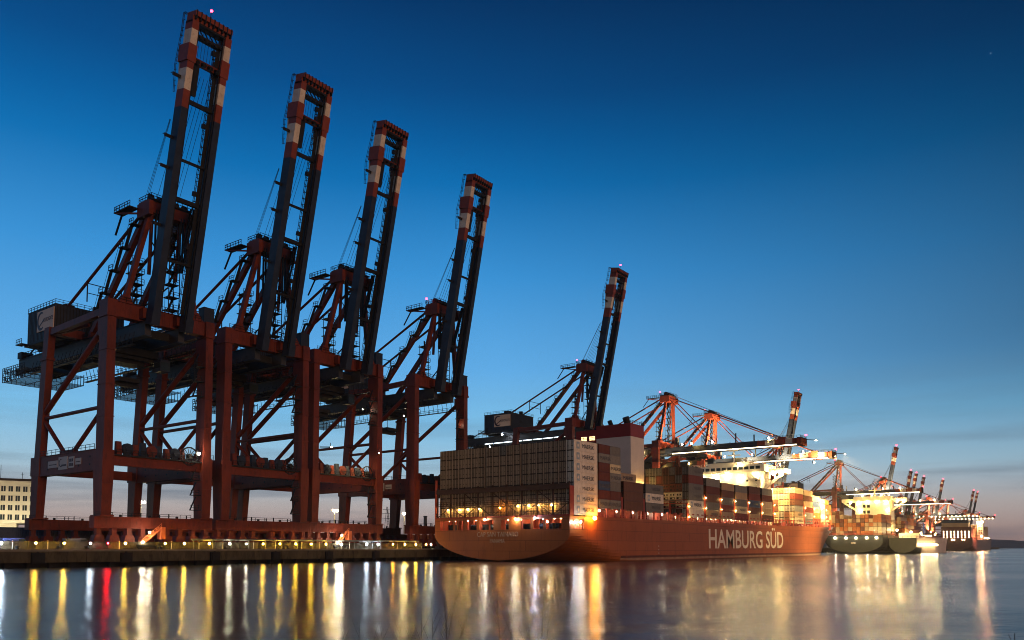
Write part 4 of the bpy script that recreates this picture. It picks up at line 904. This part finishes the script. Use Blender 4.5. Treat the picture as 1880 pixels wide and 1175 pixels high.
BAYS = [(73.5, ['white', 'white', 'grey', 'grey', 'maroon', 'grey'], 14.2, 2.9, {1: False, 2: True, 3: True, 5: True}), (88.2, ['tan', 'grey', 'brown', 'rust', 'grey2'], 14.3, 2.86, {0: True}),
        (102.2, ['bone2', 'maroon', 'grey', 'brown', 'tan'], 14.3, 2.7, {}), (115.6, ['maroon', 'cream', 'grey', 'tan', 'grey2'], 14.3, 2.7, {1: True}), (130, ['tan', 'brown', 'blue', 'maroon', 'brown'], 14.4, 2.75, {2: True}),
        (144.8, ['brown', 'tan', 'bone', 'rust', 'grey2'], 14.5, 2.75, {}), (187, ['cream', 'tan', 'grey2', 'brown', 'maroon', 'tan'], 14.8, 2.72, {0: True, 1: True}), (201.8, ['grey', 'grey2', 'maroon', 'tan', 'brown', 'tan'], 14.9, 2.65, {}),
        (216.2, ['rust', 'orange', 'tan', 'blue', 'tan'], 15.2, 2.75, {2: True}), (231, ['tan', 'cream', 'tan', 'cream', 'tan'], 15.4, 2.6, {}), (245.3, ['tan', 'brown', 'green', 'brown', 'orange'], 15.6, 2.6, {}), (260, ['orange', 'tan', 'orange', 'orange'], 15.8, 2.7, {})]
fill = MB(); FILLC = ['grey', 'grey2', 'brown', 'maroon', 'rust', 'tan', 'cream', 'blue', 'green', 'bone2']
for bi, (s, cols, base, H, let) in enumerate(BAYS):
    hw = min(halfw(s+12, zdeck(s)), HB); y0 = -hw+1.25
    stack(s, 12.19, base, H, cols, y0, f'water side of the {ORD[bi+1]} bay ahead of the funnel', let)
    ncol = int((2*hw-2.6)/PITCH)
    inner = {0: 7, 6: 5}.get(bi, 0)
    for j in range(1, ncol+1):
        y = y0+j*PITCH; nt = len(cols)+(0 if bi == 0 else rc.choice([0, 0, 0, -1]) if bi in (3, 6) else (1 if bi == 1 and j == 9 else 0))
        pal = ['grey', 'grey2', 'grey', 'brown', 'maroon', 'brown'] if bi == 0 else (['cream', 'tan', 'tan', 'cream', 'grey2', 'tan', 'brown'] if bi >= 6 else ['grey', 'grey2', 'brown', 'rust', 'tan'])
        for t_ in range(nt):
            cn = rc.choice(pal); end = 'door'
            if bi == 0:
                if t_ in (2, 3) : cn = 'cream' if t_ == 2 else rc.choice(['cream', 'rust', 'tan']); end = 'reefer'
                if t_ == 1: end = 'reefer'; cn = 'cream' if j % 2 else 'green'
            if j <= inner or (t_ >= nt-1 and j <= 1):
                container(s, y, base+t_*H, 12.19, H-.03, cn, end, f'{CN[cn]} container, {ORD[bi+1]} bay from funnel, {ORD[j+1]} column in, {ORD[t_+1]} tier up', GB)
            else:
                fill.box(s, s+12.19, y-1.21, y+1.21, base+t_*H, base+t_*H+H-.05, FILLC.index(cn) if cn in FILLC else 6)
for (s, nt) in ((14, 7), (28.2, 3), (42, 3)):
    for j in range(2 if s == 28.2 else 1, 18):
        for t_ in range(nt): fill.box(s, s+12.19, YW+j*PITCH-1.21, YW+j*PITCH+1.21, 14.9+t_*2.7, 14.9+t_*2.7+2.6, rc.randrange(len(FILLC)))
print('containers', NCON[0])
fo = fill.build('container_mass', [CM[k] for k in FILLC]); fo.location = (SX, SY, 0)
tag(fo, 'closely packed mixed containers filling the inner rows of the red ship', 'containers', None, 'stuff')

# ------------------------------------------------------------------ the ships beyond
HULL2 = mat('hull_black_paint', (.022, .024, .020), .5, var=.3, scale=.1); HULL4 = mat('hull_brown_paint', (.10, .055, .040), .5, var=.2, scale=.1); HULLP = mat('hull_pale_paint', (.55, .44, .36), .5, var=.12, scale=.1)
def far_ship(name, X, Yc, hb, L, zd, hullm, label, stern_open=True, lamp=TINY):
    root = empty(name, (X, Yc, 0)); tag(root, label, 'ship')
    m = MB(); sl = [0, 8, 16, 26, 40, L*.4, L*.6, L*.75, L*.84, L*.92, L*.97, L]; zl = [0, .12, .25, .4, .6, .8, 1.0]
    def hw(s, f):
        z = f*zd
        if s < 40:
            zc, zb, p = zd*.62*(1-s/40)-.1, .2-s*.1, 1.9+s*.06
            if z >= zc: return hb
            t_ = min(1, (zc-z)/(zc-zb)); return hb*max(.0, 1-t_**p)**(1/p)
        a = hb*(1-(max(0, s-L*.72)/(L*.28))**2); b2 = hb*(1-(max(0, s-L*.66)/(L*.28))**2) if s < L*.94 else -(s-L*.94)*.6
        return max(.05, b2+(a-b2)*f**1.2)
    for side in (-1, 1):
        base = len(m.v)
        for s in sl:
            for f in zl: m.v.append((s, side*hw(s, f), f*zd+(max(0, s-L*.7)*.03 if f == 1 else 0)))
        for i in range(len(sl)-1):
            for j in range(6):
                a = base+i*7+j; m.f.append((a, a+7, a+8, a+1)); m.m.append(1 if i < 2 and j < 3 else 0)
    yy = [k/6*hb for k in range(-6, 7)]; base = len(m.v)
    for y in yy:
        for f in zl: m.v.append((0, y/hb*hw(0, f), f*zd))
    for i in range(12):
        for j in range(6):
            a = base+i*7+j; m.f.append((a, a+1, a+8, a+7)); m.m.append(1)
    m.face([(0, -hb, zd), (L*.9, -hb*.6, zd), (L*.9, hb*.6, zd), (0, hb, zd)])
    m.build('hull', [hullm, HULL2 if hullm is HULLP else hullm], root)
    m = MB(); m.rail([(-.1, -hb, zd), (-.1, hb, zd)], 1.2, 2.5, .08); m.rail([(0, -hb, zd), (L*.7, -hb, zd)], 1.2, 4, .08); m.build('railing', SHIPR, root)
    return root
def far_stack(root, s0, s1, y0, y1, z0, tiers, cols_fn, pal, rr, parent_name):
    m = MB(); y = y0
    while y < y1-2:
        nt = tiers+cols_fn(rr)
        for t_ in range(nt): m.box(s0+rr.uniform(-.15, .15), s1, y+.10, y+2.40, z0+t_*2.6+.10, z0+t_*2.6+2.5, rr.randrange(len(pal)))
        y += 2.5
    return m
rr = random.Random(5)
s2 = far_ship('container_ship', 537, 132, 17.2, 195, 11.4, HULL2, 'dark hulled container ship beyond the bow of the red ship, orange containers aft')
o = obj('lettering', text_mesh('ONE', 2.6, 1.1, .03, 'lettering', LETW), s2, (-.06, 0, 6.6)); o.rotation_euler.z = R(-90)
for y in (-13.6, -8, -1.5, 4.5, 11): m = MB(); m.box(-.12, -.02, y-1.3, y+1.3, 8.4, 10.4); m.build('mooring_opening', mat('dim_interior', (.10, .09, .06), .6), s2)
for y in (-13.6, -8, -1.5, 4.5, 11): m = MB(); m.ball((-.6, y, 9.9), .34); m.build('stern_lamp', YELW, s2)
m = MB(); m.box(52, 66, -11, 11, 11.4, 36, 0); m.box(51, 67, -12, 12, 36, 38.6, 0); m.box(56, 64, -21, -12, 35.2, 37.4, 0); m.box(56, 64, 12, 21, 35.2, 37.4, 0); m.beam((58, -11, 29), (58, -20, 35.2), 1, 1.2, 0); m.beam((58, 11, 29), (58, 20, 35.2), 1, 1.2, 0)
m.tube((60, 0, 38.6), (60, 0, 46), .5, 8); m.box(59, 61, -4, 4, 43, 43.5)
h2 = m.build('deckhouse', [HOUSE], s2)
for y in (1.6, 4.4):
    for z in (31, 27): m = MB(); m.box(51.9, 51.98, y, y+1.8, z, z+2.1); m.build('window', GLASS, h2)
for (y, z, s) in ((-9, 34.6, -1), (-3, 35, -1), (3, 35.2, -1), (9, 34.6, -1), (-15, 34.4, 3), (15, 34.4, 3), (-19, 34.6, 3), (0, 39.6, -1), (-6, 39.4, -1), (6, 39.4, -1), (-10, 29, -1.4), (8, 29, -1.4)):
    m = MB(); m.ball((52+s, y, z), .42); m.build('deckhouse_lamp', FLOODY, h2)
PAL2 = ['tan', 'orange', 'rust', 'orange', 'tan', 'brown', 'cream']
mass2 = far_stack(s2, .8, 13, -16.6, 16.8, 11.6, 5, lambda r: r.choice([-1, 0, 0, 1]), PAL2, rr, '')
for b_ in range(2): 
    mm2 = far_stack(s2, 15+b_*14, 27+b_*14, -16.6, 16.8, 11.6, 5, lambda r: r.choice([-1, 0, 0]), PAL2, rr, ''); i0 = len(mass2.v); mass2.v += mm2.v; mass2.f += [tuple(i0+k for k in f) for f in mm2.f]; mass2.m += mm2.m
for b_ in range(6):
    mm2 = far_stack(s2, 72+b_*14, 84+b_*14, -16.2+b_*.8, 16.2-b_*.8, 11.8, 6-(b_ > 2), lambda r: r.choice([-2, -1, 0, 0]), ['cream', 'tan', 'orange', 'cream', 'white', 'green'], rr, ''); i0 = len(mass2.v); mass2.v += mm2.v; mass2.f += [tuple(i0+k for k in f) for f in mm2.f]; mass2.m += [k if k < 7 else 6 for k in mm2.m]
fo = mass2.build('container_mass', [CM[k] for k in PAL2]); fo.location = (537, 132, 0); tag(fo, 'stacked orange and rust containers filling the dark hulled ship', 'containers', None, 'stuff')
m = MB()
for k in range(14): m.ball((70+k*7, -17.6, 12.6), .26)
m.build('side_lamps', TINY, s2); 
for (s, z) in ((30, 15), (75, 14.5), (110, 14)): m = MB(); m.ball((s, -19.5, z), .55); m.build('side_flood', FLOOD, s2)
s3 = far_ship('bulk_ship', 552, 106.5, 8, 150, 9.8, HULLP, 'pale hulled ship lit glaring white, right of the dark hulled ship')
m = MB(); m.box(20, 26, -6, 6, 9.8, 13); m.box(60, 110, -6.5, 6.5, 9.8, 10.8); m.build('deck_house', HOUSE, s3)
for k in range(7): m = MB(); m.ball((6+k*9, -9.6, 5.6), .34); m.build('hull_lamp', FLOOD, s3)
m = MB(); m.tube((70, 0, 9.4), (71, 0, 21), .45, 8, .3); m.build('mast', mat('mast_blue', (.08, .10, .35), .5), s3)
s4 = far_ship('container_ship', 1000, 139, 15.6, 230, 13.5, HULL4, 'brown hulled ship moored farthest along the quay, lit rows on its stern')
m = MB(); m.box(1, 12, -12, 14, 26.2, 30.4, 0); m.box(1, 12, -12, 14, 30.4, 34, 1); m.box(1.5, 12, -14.6, 15, 13.5, 26.2, 2); m.box(12, 60, -14, 14, 13.6, 24, 2); m.build('stern_house', [CM['tan'], NAVY, CM['brown']], s4)
m = MB()
for k in range(9): m.box(14+k*15, 26+k*15, -14.8, 14.8, 13.6, 24+(k*7) % 3*2.4)
m.build('deck_cargo', CM['tan'], s4)
m = MB(); m.box(40, 52, -21, -15.4, 12, 31); m.box(39, 53, -22.5, -14.8, 31, 33.4); m.tube((46, -18, 33.4), (46, -18, 40), .4, 8); [m.box(39.9, 40, -20.4+j*2.2, -19+j*2.2, 16+q_*3, 17.4+q_*3, 1) for j in range(2) for q_ in range(5)]; m.build('deckhouse', [HOUSE, GLASS], s4)
for j in range(8): m = MB(); [m.box(1.0, 1.4, -12.2+j*3.5-.5, -12.2+j*3.5+.5, 14.2+q_*1.6, 15.2+q_*1.6) for q_ in range(5)]; m.build('lit_hold', emit('hold_light', (1, .78, .5), 7), s4)
for y in (-17, -20): m = MB(); m.ball((37, y, 31.6), .7); m.build('deckhouse_lamp', FLOOD, s4)
for y in (-8, -6, 2, 4): m = MB(); m.ball((-.6, y, 12.0), .42); m.build('stern_lamp', TINY, s4)
m = MB(); m.ball((20, -22, 16), .9, 0); m.beam((20, -21.6, 16.8), (20, -14, 17.2), .3, .3, 1); m.build('red_deck_lamp', [emit('lamp_salmon', (1, .22, .10), 900), STEEL], s4)
for k in range(7): m = MB(); m.ball((60+k*12, -16.6, 14.6), .5); m.build('deck_lamp', TINY, s4)
# workboat with two glaring floodlights
wb = empty('workboat', (727, 125, 0)); tag(wb, 'small workboat with two glaring white floodlights ahead of the pale hull', 'boat')
m = MB(); m.hexa([(0, -2.2, -.3), (14, -1.2, -.3), (14, 1.2, -.3), (0, 2.2, -.3), (-.5, -2.6, 1.3), (17, -.4, 2.0), (17, .4, 2.0), (-.5, 2.6, 1.3)]); m.build('hull', HULL2, wb)
m = MB(); m.box(4, 8.5, -1.6, 1.6, 1.3, 3.9, 0); m.box(3.9, 8.6, -1.61, -1.59, 2.6, 3.4, 1); m.box(3.7, 8.8, -1.8, 1.8, 3.9, 4.05, 0); m.tube((5, 0, 4), (5, 0, 7.5), .1, 6); m.build('wheelhouse', [HOUSE, GLASS], wb)
for (s, y) in ((1.5, -1.8), (15.5, -.6)): m = MB(); m.ball((s, y, 6.0), .62, 0); m.tube((s, y, 1.2), (s, y, 5.5), .07, 5, m=1); m.build('floodlight', [STRONG, STEEL], wb)

# ------------------------------------------------------------------ things on the land
off = empty('office_building', (88, 290, QZ)); tag(off, 'pale yellow lit office block with four rows of dark windows at the left edge', 'building')
off.rotation_euler.z = R(-24)
OW = 31
m = MB(); m.box(0, OW, 0, 18, 8.0, 21.0); m.box(-.3, OW+.3, -.3, 18.3, 21.0, 21.5); m.box(1, OW-6, 1.5, 17, 0, 8.0); m.build('wall', OFFW, off)
wme = MB(); wme.box(-.6, .6, -.02, .06, 0, 1.7, 0); wme.box(-.7, .7, -.1, .0, -.12, 0, 1); wme.box(-.05, .05, -.05, -.02, 0, 1.7, 1); wmm = wme.mesh('window', [GLASS, OFFW]); wml = wme.mesh('window', [WIN, OFFW])
for j in range(4):
    for k in range(15):
        if k % 5 == 4 and False: continue
        obj('window', wml if (j*15+k*7) % 23 == 3 else wmm, off, (1.4+k*1.98, -.07, 9.1+j*3.0))
m = MB(); m.frus((OW/2, 9, 21.5), OW/2, 9, (OW/2, 9, 22.4), OW/2-2, 7.5); m.build('roof', mat('roof_felt', (.16, .12, .07), .8), off)
m = MB()
for x, h in ((12, 4), (16, 2), (20, 4.6), (26, 2.4), (28.4, 2.0)): m.tube((x, 6, 22.2), (x, 6, 22.4+h), .07, 5); m.beam((x-.5, 6, 22.4+h*.7), (x+.5, 6, 22.4+h*.7), .06, .06)
m.build('antenna', STEEL, off)
m = MB(); [m.ball((x, -9, 7.5), .42) for x in (6, 17, 28)]; m.build('facade_lamp', YELW, off)
def mast(X, Y, H, label, k, r=.55):
    root = empty('light_mast', (X, Y, QZ)); tag(root, label, 'light mast', 'tall light masts in the terminal')
    m = MB(); m.tube((0, 0, 0), (0, 0, H), .34, 8, .2); m.box(-1.5, 1.5, -.25, .25, H, H+.25); m.build('pole', PALEP, root)
    for x in (-1.1, 0, 1.1)[:k]: m = MB(); m.box(x-.4, x+.4, -.25, .3, H+.26, H+.9, 0); m.ball((x, -.4, H+.55), r*.75, 1); m.build('lamp_head', [STEEL, FLOOD], root)
for X, Y, H, lb in ((140.8, 260, 14.9, 'lit floodlight mast seen beneath the leftmost big crane'), (224.3, 260, 15.1, 'lit floodlight mast seen under the third big crane'), (265.5, 260, 15.3, 'lit floodlight mast just right of the fourth crane near leg'),
                    (290.3, 330, 17.5, 'thin lit mast right beside the mast under the third crane'), (226.4, 330, 18, 'thin lit mast seen between the second crane legs'), (330, 270, 14, 'lit mast just left of the container ship stern')):
    mast(X, Y, H, lb, 1 if 'thin' in lb else 3, .3 if 'thin' in lb else .5)
rm = random.Random(9)
for i in range(10):
    mast(640+i*52, 205+rm.uniform(0, 40), 24+rm.uniform(-4, 6), f'distant lit mast among the far cranes, {ORD[i+1]} from the left', 3, .95)
ch = empty('chimney', (537.8, 500, QZ)); tag(ch, 'slim dark chimney on the skyline left of the ship', 'chimney'); m = MB(); m.tube((0, 0, 0), (0, 0, 27.5), 1.9, 12, 1.5); m.build('stack', mat('chimney_brick', (.06, .05, .045), .8), ch); m = MB(); m.tube((0, 0, 27.5), (0, 0, 28.6), 1.8, 12); m.build('rim', STEEL, ch)
py = empty('power_pylon', (587.8, 600, QZ)); tag(py, 'faint steel power pylon on the skyline between the third and fourth cranes', 'pylon'); m = MB()
for a in (-1, 1):
    for b_ in (-1, 1): m.beam((a*3, b_*3, 0), (a*.4, b_*.4, 42), .3, .3)
for k in range(7):
    z = k*5.6; w_ = 3-2.6*z/42; w2 = 3-2.6*(z+5.6)/42; m.beam((-w_, -w_, z), (w2, -w2, z+5.6), .22, .22); m.beam((w_, -w_, z), (-w2, -w2, z+5.6), .22, .22)
for z, a in ((30, 7), (35, 9), (39, 6)): m.beam((-a, 0, z), (a, 0, z), .35, .35)
m.build('lattice', STEEL, py)
# containers and machines on the quay behind the crane legs
rq = random.Random(21); YD = [(66, 211, 'grey2', 0), (66, 211, 'cream', 1)]
for k in range(15): YD += [(79.5+k*12.7, 214, rq.choice(['brown', 'maroon', 'rust', 'grey', 'maroon']), 0), (79.5+k*12.7, 214, rq.choice(['brown', 'maroon', 'grey', 'blue', 'rust']) if k < 9 else rq.choice(['rust', 'orange', 'rust']), 1)]
for i, (X, Y, cn, lv) in enumerate(YD):
    o = obj('container', container_mesh(12.19, 2.6, cn, 'door'), None, (X, Y, QZ+.01+lv*2.62)); tag(o, f'{CN[cn]} container on the quay behind the cranes, {"upper" if lv else "ground"} level, {ORD[i//2+1]} from the office end', 'container', 'containers standing on the quay')
pm = MB(); pm.box(-.06, .06, -.06, .06, 0, 1.75); pm.box(-.12, .12, -.12, .12, 0, .06); pm.box(-.07, .07, -.07, .07, 1.4, 1.6, 1); pme = pm.mesh('marker_post', [PALEP, REDL])
for i, X in enumerate([66.5, 72.9, 87.2, 99, 105.8, 112, 120.5, 127, 135.2, 141, 151.5, 160, 170]): tag(obj('marker_post', pme, None, (X, 169.2, QZ)), f'thin pale marker post on the quay edge, {ORD[i+1]} from the office end', 'post', 'marker posts on the quay')
def van(X, Y, col, label, rz=0):
    r_ = empty('parked_van', (X, Y, QZ), rz); tag(r_, label, 'van')
    m = MB(); m.hexa([(0, -.95, .35), (5, -.95, .35), (5, .95, .35), (0, .95, .35), (0, -.9, 2.2), (3.9, -.9, 2.25), (3.9, .9, 2.25), (0, .9, 2.2)], 0); m.hexa([(4.0, -.93, .4), (5.3, -.9, .4), (5.3, .9, .4), (4.0, .93, .4), (4.0, -.88, 1.5), (5.2, -.85, 1.15), (5.2, .85, 1.15), (4.0, .88, 1.5)], 0); m.build('body', col, r_)
    m = MB(); m.box(2.9, 4.1, -.96, -.955, 1.35, 2.0); m.build('side_window', GLASS, r_)
    for x in (.9, 4.3):
        for y in (-.9, .9): m = MB(); m.tube((x, y-.12, .34), (x, y+.12, .34), .34, 12); m.build('wheel', RUBB, r_)
van(65.2, 171.4, mat('van_blue', (.05, .07, .22), .4), 'dark blue van parked behind the barrier near the office end'); van(77, 171.6, mat('van_grey', (.10, .10, .12), .4), 'grey van parked behind the barrier under the leftmost crane'); van(158, 171.6, mat('van_white', (.5, .48, .44), .4), 'white van parked behind the barrier near the fourth crane')
ms = empty('mobile_gangway', (92.6, 170.8, QZ)); tag(ms, 'orange sloping gangway arm with two bright lamps beside the quay barrier', 'gangway')
m = MB(); m.box(-1.2, 4.4, -1, 1, .5, 1.0); [m.tube((x, y-.2, .45), (x, y+.2, .45), .45, 10) for x in (-.6, 3.6) for y in (-1, 1)]; m.build('chassis', STEEL, ms)
m = MB()
for y in (-.5, .5): m.beam((.2, y, 1.0), (4.6, y, 4.6), .16, .3)
for k in range(10): m.beam((.4+k*.44, -.5, 1.25+k*.36), (.4+k*.44, .5, 1.25+k*.36), .08, .08)
m.rail([(.2, -.55, 1.2), (4.6, -.55, 4.8)], .9, .8, .04); m.box(4.4, 5.4, -.8, .8, 2.2, 4.9); m.build('arm', mat('machine_orange', (.5, .12, .04), .5), ms)
for x, z in ((.1, 1.55), (1.6, 3.7)): m = MB(); m.ball((x, -1.0, z), .2); m.build('lamp', YELW, ms)
ms2 = copy_tree(ms); ms2.location = (147.6, 170.8, QZ); tag(ms2, 'orange sloping gangway arm with lamps under the third big crane', 'gangway')

# ------------------------------------------------------------------ twigs on the near bank
F_ = Vector((math.sin(R(53.23)), math.cos(R(53.23)), 0)); R_ = Vector((F_.y, -F_.x, 0))
rt = random.Random(2)
def twig_bush(off, label, shoots):
    p = F_*8.2+R_*off; root = empty('twig_shrub', (p.x, p.y, 2.4)); tag(root, label, 'shrub', 'bare shrubs on the near bank')
    for (dx, h, lean) in shoots:
        m = MB(); a = Vector((0, 0, 0))+R_*dx; n_ = 9; r = .008; pts = [a]
        for k in range(n_): a = a+Vector((0, 0, h/n_))+R_*(lean*h/n_*(.4+k/n_)+rt.uniform(-.006, .006)); pts.append(a)
        for k in range(n_):
            m.tube(pts[k], pts[k+1], r*(1-k/n_*.6), 5, r*(1-(k+1)/n_*.6))
            if k in (3, 5, 6, 7):
                sd = rt.choice([-1, 1]); L = h*rt.uniform(.10, .24); b2 = pts[k]+Vector((0, 0, L))+R_*sd*L*.42; m.tube(pts[k], b2, r*.55, 4, r*.3)
        m.build('shoot', TWIG, root)
twig_bush(-.68, 'bare thin twigs rising from the near bank below the ship stern', [(-.12, 1.05, -.02), (-.02, 1.35, .18), (.02, 1.0, .25), (-.22, .95, -.05), (-.38, .92, .02), (.05, 1.1, -.06), (.62, 1.08, .12), (.58, 1.18, -.04), (.70, .95, .25)])
twig_bush(-1.60, 'small bare twigs left of the larger shrub on the near bank', [(0, .86, -.2), (.05, .9, .05), (.12, .84, .2), (.45, .94, .03), (.36, .85, -.12)])
twig_bush(.28, 'lone twig shoots under the orange lamp reflection', [(.62-.6, .95, .1), (.0, 1.1, .05), (-.05, .9, -.1)])
twig_bush(5.08, 'short twig stub at the lower right edge of the near bank', [(0, .74, 0), (.12, .84, .5)])

# ------------------------------------------------------------------ evening haze
hz = MB(); hz.box(-2600, 7000, -2600, 5200, -4, 150)
vm = bpy.data.materials.new('haze_air'); vm.use_nodes = True
n, l = vm.node_tree.nodes, vm.node_tree.links; n.clear()
pv = n.new('ShaderNodeVolumePrincipled'); pv.inputs['Color'].default_value = (.84, .82, .84, 1); pv.inputs['Density'].default_value = .00008; pv.inputs['Anisotropy'].default_value = .3
ov = n.new('ShaderNodeOutputMaterial'); l.new(pv.outputs[0], ov.inputs['Volume'])
hzo = hz.build('haze', vm); hzo['kind'] = 'stuff'; hzo['label'] = 'thin warm evening haze over the harbour'
